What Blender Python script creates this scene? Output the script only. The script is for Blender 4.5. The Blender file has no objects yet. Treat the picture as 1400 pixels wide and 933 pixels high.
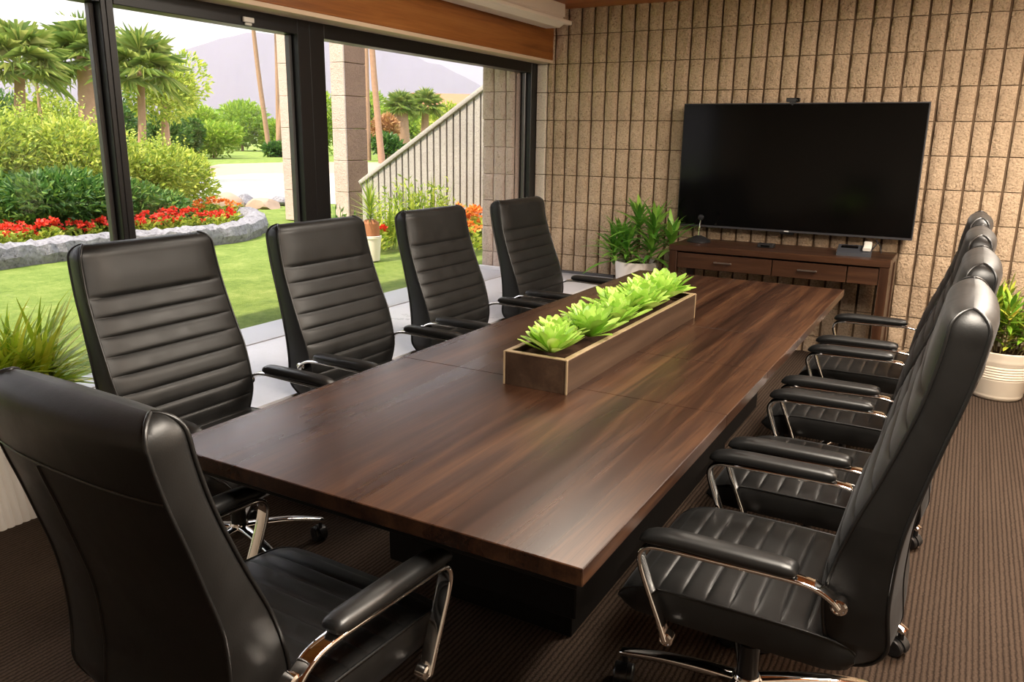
import bpy, bmesh, math, random
from math import pi, sin, cos, radians, sqrt
from mathutils import Vector, Matrix

random.seed(7)
SC = bpy.context.scene
COL = SC.collection

# ------------------------------------------------------------------ helpers
def tag(o, label=None, cat=None, group=None, kind=None):
    if label: o['label'] = label
    if cat: o['category'] = cat
    if group: o['group'] = group
    if kind: o['kind'] = kind
    return o

def thing(name, label, cat, loc=(0, 0, 0), rz=0.0, group=None):
    o = bpy.data.objects.new(name, None)
    o.empty_display_size = 0.05
    COL.objects.link(o)
    o.location = loc
    o.rotation_euler = (0, 0, rz)
    return tag(o, label, cat, group)

def finish(me, smooth=True, angle=40):
    if smooth:
        me.shade_smooth()
        me.set_sharp_from_angle(angle=radians(angle))
    else:
        me.shade_flat()

def obj(name, bm, mat, parent=None, smooth=True, angle=28, loc=None, rz=None, fix=True):
    me = bpy.data.meshes.new(name)
    if fix:
        bmesh.ops.recalc_face_normals(bm, faces=bm.faces[:])
    bm.to_mesh(me); bm.free()
    me.materials.append(mat)
    finish(me, smooth, angle)
    o = bpy.data.objects.new(name, me)
    COL.objects.link(o)
    if parent: o.parent = parent
    if loc: o.location = loc
    if rz is not None: o.rotation_euler = (0, 0, rz)
    return o

def pyobj(name, verts, faces, mat, parent=None, smooth=True, angle=40, loc=None):
    me = bpy.data.meshes.new(name)
    me.from_pydata(verts, [], faces)
    me.update()
    me.materials.append(mat)
    finish(me, smooth, angle)
    o = bpy.data.objects.new(name, me)
    COL.objects.link(o)
    if parent: o.parent = parent
    if loc: o.location = loc
    return o

def struct(name, bm, mat, **k):
    o = obj(name, bm, mat, **k)
    o['kind'] = 'structure'
    return o

def dup(o, loc=None, rz=None, parent=None, label=None):
    c = o.copy(); COL.objects.link(c)
    if parent: c.parent = parent
    for ch in [x for x in o.children]:
        dup(ch, parent=c)
    if loc is not None: c.location = loc
    if rz is not None: c.rotation_euler = (0, 0, rz)
    if label: c['label'] = label
    return c

def BM(): return bmesh.new()

def box(bm, x0, x1, y0, y1, z0, z1, bev=0.0, seg=1, M=None):
    r = bmesh.ops.create_cube(bm, size=1.0)
    vs = r['verts']
    for v in vs:
        v.co = Vector(((x0 + x1) / 2 + v.co.x * (x1 - x0), (y0 + y1) / 2 + v.co.y * (y1 - y0), (z0 + z1) / 2 + v.co.z * (z1 - z0)))
    out = vs
    if bev > 0:
        es = list({e for v in vs for e in v.link_edges})
        rb = bmesh.ops.bevel(bm, geom=es, offset=bev, segments=seg, affect='EDGES', profile=0.5)
        out = [v for v in rb['verts']]
    if M is not None:
        allv = set(out)
        for f in bm.faces:
            pass
        bmesh.ops.transform(bm, matrix=M, verts=list(allv))
    return out

def catmull(pts, n=6):
    P = [Vector(p) for p in pts]
    out = []
    for i in range(len(P) - 1):
        p0 = P[max(i - 1, 0)]; p1 = P[i]; p2 = P[i + 1]; p3 = P[min(i + 2, len(P) - 1)]
        for k in range(n):
            t = k / n
            out.append(0.5 * ((2 * p1) + (-p0 + p2) * t + (2 * p0 - 5 * p1 + 4 * p2 - p3) * t * t + (-p0 + 3 * p1 - 3 * p2 + p3) * t ** 3))
    out.append(P[-1])
    return out

def loft(bm, rings, closed=True, caps=True):
    R = [[bm.verts.new(p) for p in r] for r in rings]
    n = len(R[0])
    for a, b in zip(R[:-1], R[1:]):
        for i in range(n if closed else n - 1):
            j = (i + 1) % n
            try: bm.faces.new((a[i], a[j], b[j], b[i]))
            except ValueError: pass
    if caps and closed:
        for r in (R[0], R[-1]):
            try: bm.faces.new(r)
            except ValueError: pass
    return R

def tube(bm, pts, r, n=8, caps=True):
    pts = [Vector(p) for p in pts]
    rr = r if isinstance(r, (list, tuple)) else [r] * len(pts)
    rings = []
    up = None
    for i, p in enumerate(pts):
        d = (pts[min(i + 1, len(pts) - 1)] - pts[max(i - 1, 0)])
        if d.length < 1e-9: d = Vector((0, 0, 1))
        d.normalize()
        if up is None:
            up = d.orthogonal().normalized()
        else:
            up = (up - d * up.dot(d))
            up = up.normalized() if up.length > 1e-6 else d.orthogonal().normalized()
        s = d.cross(up)
        rings.append([p + (up * cos(2 * pi * k / n) + s * sin(2 * pi * k / n)) * rr[i] for k in range(n)])
    loft(bm, rings, True, caps)

def sweep(bm, pts, side, sec, scale=None):
    """sweep a section (list of (a,b): a along `side`, b along the normal) over pts"""
    pts = [Vector(p) for p in pts]; side = Vector(side).normalized()
    rings = []
    for i, p in enumerate(pts):
        d = (pts[min(i + 1, len(pts) - 1)] - pts[max(i - 1, 0)]).normalized()
        nn = d.cross(side).normalized()
        s = scale[i] if scale else (1, 1)
        rings.append([p + side * a * s[0] + nn * b * s[1] for a, b in sec])
    loft(bm, rings)

def rrect(w, h, r, n=3):
    out = []
    for cx, cy, a0 in ((w / 2 - r, h / 2 - r, 0), (-w / 2 + r, h / 2 - r, 90), (-w / 2 + r, -h / 2 + r, 180), (w / 2 - r, -h / 2 + r, 270)):
        for k in range(n + 1):
            a = radians(a0 + 90 * k / n)
            out.append((cx + r * cos(a), cy + r * sin(a)))
    return out

def lathe(bm, prof, n=32, c=(0, 0, 0), M=None, a0=0, a1=2 * pi):
    full = abs(a1 - a0 - 2 * pi) < 1e-6
    rings = []
    for r, z in prof:
        ring = []
        for k in range(n if full else n + 1):
            a = a0 + (a1 - a0) * k / n
            v = Vector((r * cos(a), r * sin(a), z))
            if M is not None: v = M @ v
            ring.append(v + Vector(c))
        rings.append(ring)
    loft(bm, rings, full, False)

def prism(bm, poly, z0, z1):
    b = [bm.verts.new((x, y, z0)) for x, y in poly]
    t = [bm.verts.new((x, y, z1)) for x, y in poly]
    n = len(poly)
    bm.faces.new(b[::-1]); bm.faces.new(t)
    for i in range(n):
        j = (i + 1) % n
        bm.faces.new((b[i], b[j], t[j], t[i]))

def lerp(tab, x):
    if x <= tab[0][0]: return tab[0][1]
    for (a, p), (b, q) in zip(tab[:-1], tab[1:]):
        if x <= b:
            t = (x - a) / (b - a)
            return p + (q - p) * t
    return tab[-1][1]

def smooth_lerp(tab, x):
    # monotone-ish cubic through the table
    n = len(tab)
    if x <= tab[0][0]: return tab[0][1]
    if x >= tab[-1][0]: return tab[-1][1]
    for i in range(n - 1):
        if tab[i][0] <= x <= tab[i + 1][0]: break
    def slope(k):
        if k == 0: return (tab[1][1] - tab[0][1]) / (tab[1][0] - tab[0][0])
        if k == n - 1: return (tab[-1][1] - tab[-2][1]) / (tab[-1][0] - tab[-2][0])
        return (tab[k + 1][1] - tab[k - 1][1]) / (tab[k + 1][0] - tab[k - 1][0])
    h = tab[i + 1][0] - tab[i][0]; t = (x - tab[i][0]) / h
    m0, m1 = slope(i) * h, slope(i + 1) * h
    return (2 * t ** 3 - 3 * t * t + 1) * tab[i][1] + (t ** 3 - 2 * t * t + t) * m0 + (-2 * t ** 3 + 3 * t * t) * tab[i + 1][1] + (t ** 3 - t * t) * m1

# ------------------------------------------------------------------ materials
class NT:
    def __init__(s, name):
        s.m = bpy.data.materials.new(name); s.m.use_nodes = True
        s.t = s.m.node_tree; s.t.nodes.clear()
        s.out = s.t.nodes.new('ShaderNodeOutputMaterial')
    def n(s, typ, **k):
        nd = s.t.nodes.new(typ)
        for a, v in k.items():
            if a in nd.inputs.keys(): nd.inputs[a].default_value = v
            else: setattr(nd, a, v)
        return nd
    def l(s, a, b): s.t.links.new(a, b)
    def coords(s, scale=(1, 1, 1), kind='Object', rot=(0, 0, 0)):
        tc = s.n('ShaderNodeTexCoord'); mp = s.n('ShaderNodeMapping')
        mp.inputs['Scale'].default_value = scale
        mp.inputs['Rotation'].default_value = rot
        s.l(tc.outputs[kind], mp.inputs['Vector'])
        return mp.outputs['Vector']
    def noise(s, vec, scale, detail=4, rough=0.55, dist=0.0):
        nd = s.n('ShaderNodeTexNoise')
        nd.inputs['Scale'].default_value = scale; nd.inputs['Detail'].default_value = detail
        nd.inputs['Roughness'].default_value = rough; nd.inputs['Distortion'].default_value = dist
        s.l(vec, nd.inputs['Vector'])
        return nd.outputs['Fac']
    def ramp(s, fac, stops):
        nd = s.n('ShaderNodeValToRGB')
        el = nd.color_ramp.elements
        while len(el) < len(stops): el.new(0.5)
        for e, (p, c) in zip(el, stops):
            e.position = p; e.color = (*c, 1) if len(c) == 3 else c
        s.l(fac, nd.inputs['Fac'])
        return nd.outputs['Color']
    def mix(s, fac, a, b, mode='MIX'):
        nd = s.n('ShaderNodeMix'); nd.data_type = 'RGBA'; nd.blend_type = mode
        for inp, v in ((nd.inputs[0], fac), (nd.inputs[6], a), (nd.inputs[7], b)):
            if hasattr(v, 'node'): s.l(v, inp)
            elif isinstance(v, (int, float)): inp.default_value = v
            else: inp.default_value = (*v, 1)
        return nd.outputs[2]
    def math(s, op, a, b=0.0):
        nd = s.n('ShaderNodeMath'); nd.operation = op
        for inp, v in ((nd.inputs[0], a), (nd.inputs[1], b)):
            if hasattr(v, 'node'): s.l(v, inp)
            else: inp.default_value = v
        return nd.outputs[0]
    def bump(s, h, strength=0.3, dist=0.01):
        nd = s.n('ShaderNodeBump'); nd.inputs['Strength'].default_value = strength; nd.inputs['Distance'].default_value = dist
        s.l(h, nd.inputs['Height'])
        return nd.outputs['Normal']
    def bsdf(s, color=(0.5, 0.5, 0.5), rough=0.5, metal=0.0, normal=None, spec=None, coat=0.0, coat_rough=0.1):
        b = s.n('ShaderNodeBsdfPrincipled')
        for key, v in (('Base Color', color), ('Roughness', rough), ('Metallic', metal)):
            if hasattr(v, 'node'): s.l(v, b.inputs[key])
            elif key == 'Base Color': b.inputs[key].default_value = (*v, 1)
            else: b.inputs[key].default_value = v
        if spec is not None: b.inputs['Specular IOR Level'].default_value = spec
        if coat: b.inputs['Coat Weight'].default_value = coat; b.inputs['Coat Roughness'].default_value = coat_rough
        if normal is not None: s.l(normal, b.inputs['Normal'])
        s.l(b.outputs[0], s.out.inputs['Surface'])
        return b

def plain(name, color, rough=0.5, metal=0.0, spec=None, bump=0, bscale=200, coat=0.0, var=0.0):
    t = NT(name)
    nrm = None; col = color
    v = t.coords()
    if bump: nrm = t.bump(t.noise(v, bscale, 3), bump, 0.002)
    if var:
        f = t.noise(v, 9, 4)
        col = t.mix(f, tuple(c * (1 - var) for c in color), tuple(min(1, c * (1 + var)) for c in color))
    t.bsdf(col, rough, metal, nrm, spec, coat)
    return t.m

def make_leather(name='black_leather', base=0.0062):
    t = NT(name)
    v = t.coords()
    n1 = t.noise(v, 420, 2, 0.6)
    vo = t.n('ShaderNodeTexVoronoi'); vo.inputs['Scale'].default_value = 330
    t.l(v, vo.inputs['Vector'])
    n2 = t.noise(v, 12, 3)
    h = t.math('ADD', vo.outputs['Distance'], t.math('MULTIPLY', n1, 0.5))
    wr = t.noise(t.coords((1, 1, 0.6)), 26, 3, 0.5, 1.0)
    nb = t.bump(h, 0.10, 0.0006)
    b2 = t.n('ShaderNodeBump'); b2.inputs['Strength'].default_value = 0.055; b2.inputs['Distance'].default_value = 0.004
    t.l(wr, b2.inputs['Height']); t.l(nb, b2.inputs['Normal'])
    col = t.ramp(n2, [(0.3, (base, base * .97, base * .92)), (0.75, (base * 1.5, base * 1.45, base * 1.4))])
    r = t.ramp(n2, [(0.3, (0.38,) * 3), (0.7, (0.48,) * 3)])
    bb_ = t.bsdf(col, r, 0, b2.outputs[0], 0.38)
    bb_.inputs['Sheen Weight'].default_value = 0.03; bb_.inputs['Sheen Roughness'].default_value = 0.35; bb_.inputs['Sheen Tint'].default_value = (0.92, 0.95, 1.0, 1)
    return t.m

def make_wood(name, c0, c1, c2, axis='Y', plank=0.0, rough=0.3, streak=1.0, spec=0.5, fine=1.0, coat=0.0, seams=None):
    """streaky wood, grain along `axis` in object space"""
    t = NT(name)
    st = {'X': (1.2, 22, 22), 'Y': (22, 1.2, 22), 'Z': (22, 22, 1.2)}[axis]
    v = t.coords(tuple(a * fine for a in st))
    big = t.noise(v, 0.55, 5, 0.6, 0.6)
    st2 = tuple(a * 5 * fine if a > 2 else a * 2.2 * fine for a in st)
    fine_n = t.noise(t.coords(st2), 1.0, 4, 0.7)
    mid = t.noise(t.coords(tuple(a * .35 for a in st)), 1.0, 3, 0.5, 0.4)
    f = t.math('ADD', t.math('MULTIPLY', big, 0.55), t.math('ADD', t.math('MULTIPLY', fine_n, 0.25), t.math('MULTIPLY', mid, 0.25)))
    if plank:
        tc = t.n('ShaderNodeTexCoord'); sp = t.n('ShaderNodeSeparateXYZ'); t.l(tc.outputs['Object'], sp.inputs[0])
        across, along = {'X': ('Y', 'X'), 'Y': ('X', 'Y'), 'Z': ('X', 'Z')}[axis]
        idx = t.math('FLOOR', t.math('DIVIDE', sp.outputs[across], plank))
        wn = t.n('ShaderNodeTexWhiteNoise'); wn.noise_dimensions = '1D'
        t.l(idx, wn.inputs['W'])
        f = t.math('ADD', f, t.math('MULTIPLY', t.math('SUBTRACT', wn.outputs['Value'], 0.5), 0.075))
    col = t.ramp(f, [(0.34, c0), (0.52, c1), (0.72, c2)])
    if plank:
        frac = t.math('FRACT', t.math('DIVIDE', sp.outputs[across], plank))
        line = t.math('LESS_THAN', frac, 0.018)
        col = t.mix(t.math('MULTIPLY', line, 0.55), col, tuple(c * .35 for c in c0))
    nrm = t.bump(fine_n, 0.08 * streak, 0.002)
    rr = t.ramp(mid, [(0.3, (rough * .85,) * 3), (0.7, (rough * 1.2,) * 3)])
    t.bsdf(col, rr, 0, nrm, spec, coat)
    return t.m

def make_block(name, c0, c1, strength=1.0, scale=1.0):
    t = NT(name)
    v = t.coords()
    n = t.noise(v, 19 * scale, 7, 0.68, 0.5)
    n2 = t.noise(v, 90 * scale, 4, 0.65)
    n3 = t.noise(v, 2.2, 3)
    vo = t.n('ShaderNodeTexVoronoi'); vo.inputs['Scale'].default_value = 60 * scale
    t.l(v, vo.inputs['Vector'])
    h = t.math('ADD', n, t.math('ADD', t.math('MULTIPLY', n2, 0.5), t.math('MULTIPLY', vo.outputs['Distance'], 0.25)))
    col = t.ramp(t.math('ADD', t.math('MULTIPLY', n2, 0.6), t.math('MULTIPLY', n3, 0.4)), [(0.33, c0), (0.62, c1)])
    pit = t.ramp(n2, [(0.32, (0.45, 0.42, 0.40)), (0.42, (1, 1, 1))])
    col = t.mix(0.8, col, pit, 'MULTIPLY')
    t.bsdf(col, 0.9, 0, t.bump(h, strength, 0.022), 0.2)
    return t.m

def make_leaf(name, stops, rough=0.45, trans=0.35, spec=0.4):
    t = NT(name)
    g = t.n('ShaderNodeNewGeometry')
    oi = t.n('ShaderNodeObjectInfo')
    f = t.math('ADD', t.math('MULTIPLY', g.outputs['Random Per Island'], 0.8), t.math('MULTIPLY', oi.outputs['Random'], 0.2))
    col = t.ramp(f, stops)
    b = t.bsdf(col, rough, 0, None, spec)
    tr = t.n('ShaderNodeBsdfTranslucent'); t.l(col, tr.inputs['Color'])
    mx = t.n('ShaderNodeMixShader'); mx.inputs[0].default_value = trans
    t.l(b.outputs[0], mx.inputs[1]); t.l(tr.outputs[0], mx.inputs[2])
    t.l(mx.outputs[0], t.out.inputs['Surface'])
    return t.m

def make_glass(name='window_glass', tint=(1, 1, 1)):
    t = NT(name)
    lw = t.n('ShaderNodeLayerWeight'); lw.inputs['Blend'].default_value = 0.5
    fr = t.n('ShaderNodeMath'); fr.operation = 'MULTIPLY_ADD'
    t.l(t.math('POWER', lw.outputs['Facing'], 5.0), fr.inputs[0]); fr.inputs[1].default_value = 0.5; fr.inputs[2].default_value = 0.022
    tr = t.n('ShaderNodeBsdfTransparent'); tr.inputs['Color'].default_value = (*tint, 1)
    gl = t.n('ShaderNodeBsdfGlossy'); gl.inputs['Roughness'].default_value = 0.0
    mx = t.n('ShaderNodeMixShader')
    t.l(fr.outputs[0], mx.inputs[0]); t.l(tr.outputs[0], mx.inputs[1]); t.l(gl.outputs[0], mx.inputs[2])
    t.l(mx.outputs[0], t.out.inputs['Surface'])
    return t.m

def make_carpet():
    t = NT('ribbed_brown_carpet')
    tc = t.n('ShaderNodeTexCoord'); sp = t.n('ShaderNodeSeparateXYZ'); t.l(tc.outputs['Object'], sp.inputs[0])
    wob = t.noise(t.coords((1, 1, 1)), 60, 3)
    x = t.math('ADD', t.math('DIVIDE', sp.outputs['X'], 0.0165), t.math('MULTIPLY', wob, 0.6))
    w = t.math('ABSOLUTE', t.math('SINE', t.math('MULTIPLY', x, pi)))
    tuft = t.noise(t.coords((1, 0.7, 1)), 210, 3, 0.75)
    wn = t.noise(t.coords((60, 1.5, 1)), 1.0, 3)
    h = t.math('MULTIPLY', t.math('ADD', 0.38, t.math('MULTIPLY', w, 0.62)), t.math('ADD', 0.30, t.math('MULTIPLY', tuft, 1.25)))
    f = t.math('ADD', t.math('MULTIPLY', h, 0.75), t.math('MULTIPLY', wn, 0.25))
    col = t.ramp(f, [(0.12, (0.007, 0.0045, 0.0034)), (0.45, (0.023, 0.0148, 0.0105)), (0.85, (0.072, 0.049, 0.035))])
    t.bsdf(col, 0.95, 0, t.bump(h, 0.9, 0.005), 0.1)
    return t.m

def make_concrete(name, c, var=0.12, rough=0.35):
    t = NT(name)
    v = t.coords()
    n = t.noise(v, 3.5, 6, 0.65, 0.5); n2 = t.noise(v, 60, 3)
    f = t.math('ADD', t.math('MULTIPLY', n, 0.8), t.math('MULTIPLY', n2, 0.2))
    col = t.ramp(f, [(0.3, tuple(k * (1 - var) for k in c)), (0.7, tuple(k * (1 + var) for k in c))])
    r = t.ramp(n, [(0.3, (rough * .7,) * 3), (0.7, (rough * 1.3,) * 3)])
    t.bsdf(col, r, 0, t.bump(n2, 0.12, 0.002), 0.5)
    return t.m

def make_lawn():
    t = NT('lawn_grass')
    v = t.coords()
    n = t.noise(v, 2.6, 6, 0.7); n2 = t.noise(v, 24, 5, 0.75); n3 = t.noise(t.coords((1, 1, 1)), 160, 2)
    f = t.math('ADD', t.math('MULTIPLY', n, 0.45), t.math('ADD', t.math('MULTIPLY', n2, 0.35), t.math('MULTIPLY', n3, 0.2)))
    col = t.ramp(f, [(0.34, (0.085, 0.135, 0.025)), (0.5, (0.19, 0.265, 0.055)), (0.64, (0.33, 0.37, 0.11))])
    t.bsdf(col, 0.9, 0, t.bump(t.math('ADD', n2, n3), 0.8, 0.03), 0.1)
    return t.m

M = {}
M['leather'] = make_leather()
M['pad'] = plain('armrest_leather', (0.007, 0.007, 0.007), 0.40, 0, 0.6, 0.05, 500)
M['piping'] = plain('leather_piping', (0.008, 0.008, 0.008), 0.35, 0, 0.5)
M['chrome'] = plain('polished_chrome', (0.82, 0.80, 0.78), 0.07, 1.0)
M['black_metal'] = plain('black_steel', (0.012, 0.012, 0.013), 0.4, 0, 0.5)
M['black_plastic'] = plain('black_plastic', (0.010, 0.010, 0.011), 0.38, 0, 0.5, 0.1, 300)
M['table'] = make_wood('dark_walnut_tabletop', (0.0065, 0.0029, 0.0019), (0.029, 0.0125, 0.0070), (0.086, 0.039, 0.018), 'Y', 0.060, 0.27, 0.35, 0.38, fine=1.7)
M['table_dark'] = plain('black_stained_wood', (0.0035, 0.0028, 0.0025), 0.55, 0, 0.2, 0.1, 60)
M['planter_wood'] = make_wood('walnut_planter_wood', (0.020, 0.011, 0.007), (0.046, 0.026, 0.016), (0.090, 0.054, 0.033), 'Y', 0.0, 0.35, 0.7)
M['brass'] = plain('pale_wood_rim', (0.34, 0.25, 0.15), 0.38, 0.15, 0.5)
M['console'] = make_wood('walnut_console_wood', (0.011, 0.0045, 0.0024), (0.032, 0.0130, 0.0062), (0.076, 0.034, 0.016), 'X', 0.0, 0.3, 0.8)
M['console_leg'] = make_wood('walnut_console_upright', (0.011, 0.0045, 0.0024), (0.032, 0.0130, 0.0062), (0.076, 0.034, 0.016), 'Z', 0.0, 0.3, 0.8)
M['beam'] = make_wood('orange_pine_beam', (0.12, 0.036, 0.008), (0.27, 0.095, 0.021), (0.40, 0.165, 0.045), 'Y', 0.0, 0.45, 1.2, 0.4)
M['ceil'] = make_wood('orange_plank_ceiling', (0.22, 0.060, 0.016), (0.36, 0.115, 0.030), (0.46, 0.17, 0.05), 'X', 0.14, 0.45, 1.0, 0.35)
M['block'] = make_block('split_face_block', (0.36, 0.255, 0.165), (0.60, 0.45, 0.31))
M['mortar'] = plain('dark_mortar', (0.12, 0.08, 0.05), 0.95, 0, 0.1, 0.3, 60)
M['block_out'] = make_block('split_face_block_outside', (0.42, 0.325, 0.28), (0.56, 0.44, 0.38), 0.6)
M['pillar'] = make_block('brown_block_pillar', (0.17, 0.105, 0.075), (0.28, 0.175, 0.125), 0.8)
M['pale_block'] = make_block('smooth_pale_block', (0.55, 0.47, 0.38), (0.68, 0.60, 0.50), 0.2)
M['wing'] = make_block('grey_ribbed_concrete', (0.30, 0.27, 0.255), (0.42, 0.385, 0.36), 0.35)
M['black_frame'] = plain('dark_anodised_frame', (0.006, 0.0055, 0.006), 0.38, 0.3, 0.5)
M['grey_frame'] = plain('grey_anodised_frame', (0.10, 0.095, 0.095), 0.35, 0.6, 0.5)
M['glass'] = make_glass()
M['carpet'] = make_carpet()
M['ledge'] = make_concrete('grey_polished_concrete', (0.60, 0.585, 0.615))
M['patio'] = make_concrete('outdoor_concrete', (0.42, 0.41, 0.435))
M['white_wall'] = plain('offwhite_paint', (0.62, 0.56, 0.48), 0.8, 0, 0.2)
M['white_metal'] = plain('cream_enamel', (0.74, 0.66, 0.56), 0.4, 0, 0.5)
M['soffit_daylit'] = plain('daylit_soffit', (0.62, 0.47, 0.33), 0.55, 0, 0.4, 0.1, 80)  # pale tone puts the window light into the soffit colour
M['pot_white'] = plain('matt_white_ceramic', (0.78, 0.72, 0.66), 0.45, 0, 0.5, 0.04, 120)
M['pot_cream'] = plain('cream_glazed_ceramic', (0.66, 0.58, 0.47), 0.32, 0, 0.5, 0.05, 60, 0, 0.06)
M['soil'] = plain('dark_soil', (0.035, 0.018, 0.010), 0.95, 0, 0.1, 0.9, 90, 0, 0.4)
M['screen'] = plain('tv_screen_glass', (0.0015, 0.0014, 0.0014), 0.12, 0, 0.22)
M['tv_frame'] = plain('tv_bezel', (0.012, 0.012, 0.014), 0.3, 0.4, 0.5)
M['tv_edge'] = plain('tv_edge_steel', (0.10, 0.10, 0.11), 0.3, 0.8, 0.5)
M['steel'] = plain('brushed_steel', (0.55, 0.50, 0.45), 0.3, 1.0)
M['mark'] = plain('pale_print', (0.5, 0.5, 0.5), 0.5)
M['phone_white'] = plain('pale_grey_plastic', (0.60, 0.57, 0.52), 0.4, 0, 0.5)
M['phone_dark'] = plain('slate_plastic', (0.028, 0.030, 0.036), 0.42, 0, 0.5)
M['succulent'] = make_leaf('lime_succulent_leaf', [(0.0, (0.17, 0.38, 0.035)), (0.45, (0.38, 0.62, 0.09)), (1.0, (0.68, 0.86, 0.24))], 0.4, 0.25)
M['dracaena'] = make_leaf('mid_green_strap_leaf', [(0.0, (0.06, 0.20, 0.025)), (0.55, (0.18, 0.40, 0.05)), (1.0, (0.42, 0.62, 0.12))], 0.35, 0.25)
M['croton'] = make_leaf('yellow_green_leaf', [(0.0, (0.045, 0.15, 0.010)), (0.5, (0.20, 0.36, 0.03)), (0.85, (0.50, 0.50, 0.06)), (1.0, (0.60, 0.30, 0.06))], 0.38, 0.25)
M['spider'] = make_leaf('variegated_leaf', [(0.0, (0.16, 0.32, 0.015)), (0.5, (0.46, 0.58, 0.04)), (0.86, (0.75, 0.74, 0.08)), (1.0, (0.85, 0.85, 0.62))], 0.38, 0.3)
M['stem'] = plain('green_brown_stem', (0.13, 0.10, 0.04), 0.7)
M['bush'] = make_leaf('garden_bush_leaf', [(0.0, (0.09, 0.17, 0.025)), (0.4, (0.26, 0.36, 0.04)), (0.8, (0.50, 0.55, 0.08)), (1.0, (0.72, 0.68, 0.16))], 0.5, 0.4)
M['bush_dark'] = make_leaf('deep_green_bush_leaf', [(0.0, (0.025, 0.075, 0.016)), (0.6, (0.07, 0.17, 0.03)), (1.0, (0.22, 0.32, 0.05))], 0.45, 0.3)
M['hedge'] = make_leaf('clipped_hedge_leaf', [(0.0, (0.12, 0.25, 0.02)), (0.6, (0.28, 0.42, 0.04)), (1.0, (0.48, 0.56, 0.08))], 0.55, 0.35)
M['palm_leaf'] = make_leaf('fan_palm_leaf', [(0.0, (0.09, 0.17, 0.035)), (0.6, (0.23, 0.31, 0.06)), (1.0, (0.46, 0.46, 0.14))], 0.5, 0.35)
M['trunk'] = plain('palm_trunk_bark', (0.34, 0.21, 0.14), 0.9, 0, 0.1, 0.8, 14, 0, 0.25)
M['red_flower'] = make_leaf('red_petal', [(0.0, (0.42, 0.015, 0.010)), (0.6, (0.72, 0.035, 0.018)), (1.0, (0.90, 0.16, 0.04))], 0.5, 0.3)
M['orange_flower'] = make_leaf('orange_petal', [(0.0, (0.60, 0.10, 0.02)), (0.6, (0.85, 0.26, 0.04)), (1.0, (0.95, 0.50, 0.12))], 0.5, 0.3)
M['autumn'] = make_leaf('rust_leaf', [(0.0, (0.30, 0.14, 0.06)), (0.6, (0.46, 0.24, 0.10)), (1.0, (0.55, 0.36, 0.16))], 0.5, 0.3)
M['rock'] = make_block('grey_kerb_rock', (0.10, 0.095, 0.105), (0.26, 0.25, 0.265), 1.0, 0.3)
M['lawn'] = make_lawn()
M['sand'] = plain('pale_sand', (0.33, 0.24, 0.18), 0.95, 0, 0.1, 0.5, 6, 0, 0.15)
M['terracotta'] = plain('terracotta', (0.38, 0.16, 0.085), 0.85, 0, 0.2, 0.2, 40, 0, 0.2)
M['mountain'] = plain('bare_mountain_rock', (0.085, 0.070, 0.098), 1.0, 0, 0.0, 0.0, 1, 0, 0.2)

def make_water():
    t = NT('pond_water')
    n = t.noise(t.coords((1, 1, 1)), 1.5, 3)
    t.bsdf((0.62, 0.58, 0.56), 0.16, 0, t.bump(n, 0.08, 0.03), 0.6)
    return t.m
M['water'] = make_water()

def make_emit(name, color, strength):
    t = NT(name)
    e = t.n('ShaderNodeEmission'); e.inputs['Color'].default_value = (*color, 1); e.inputs['Strength'].default_value = strength
    t.l(e.outputs[0], t.out.inputs['Surface'])
    return t.m

# ------------------------------------------------------------------ camera
F_PX = 1088.92; YAW = 0.51336; PITCH = 0.24848; ROLL = 0.015346; CAM_H = 1.51
cam_d = bpy.data.cameras.new('camera'); cam = bpy.data.objects.new('camera', cam_d); COL.objects.link(cam)
cam_d.sensor_fit = 'HORIZONTAL'; cam_d.sensor_width = 36.0; cam_d.lens = 36.0 * F_PX / 1400.0
cam_d.clip_start = 0.02; cam_d.clip_end = 3000
fw = Vector((-sin(YAW) * cos(PITCH), cos(YAW) * cos(PITCH), -sin(PITCH)))
rt = Vector((cos(YAW), sin(YAW), 0)); up = rt.cross(fw)
rt2 = rt * cos(ROLL) + up * sin(ROLL); up2 = up * cos(ROLL) - rt * sin(ROLL)
R3 = Matrix((rt2, up2, -fw)).transposed()
cam.matrix_world = Matrix.Translation((0, 0, CAM_H)) @ R3.to_4x4()
SC.camera = cam

def ray(px, py):
    return (rt2 * ((px - 700) / F_PX) - up2 * ((py - 466.5) / F_PX) + fw)
def ground(px, py, z=0.41):
    d = ray(px, py); k = (z - CAM_H) / d.z
    return Vector((d.x * k, d.y * k, z))
def far(px, py, dist):
    d = ray(px, py); k = dist / sqrt(d.x ** 2 + d.y ** 2)
    return Vector((d.x * k, d.y * k, CAM_H + d.z * k))

# ------------------------------------------------------------------ room
XW = -3.24; YW = 6.10; ZC = 2.52; XR = 2.6; YN = -2.4; ZL = 0.41
bm = BM(); box(bm, -3.5, XR, YN, YW + 0.1, -0.12, 0.0); struct('floor', bm, M['carpet'], smooth=False)
bm = BM(); box(bm, -3.5, XR + .1, YN - .1, YW + 0.2, ZC, ZC + 0.12); struct('ceiling', bm, M['ceil'], smooth=False)
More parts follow.
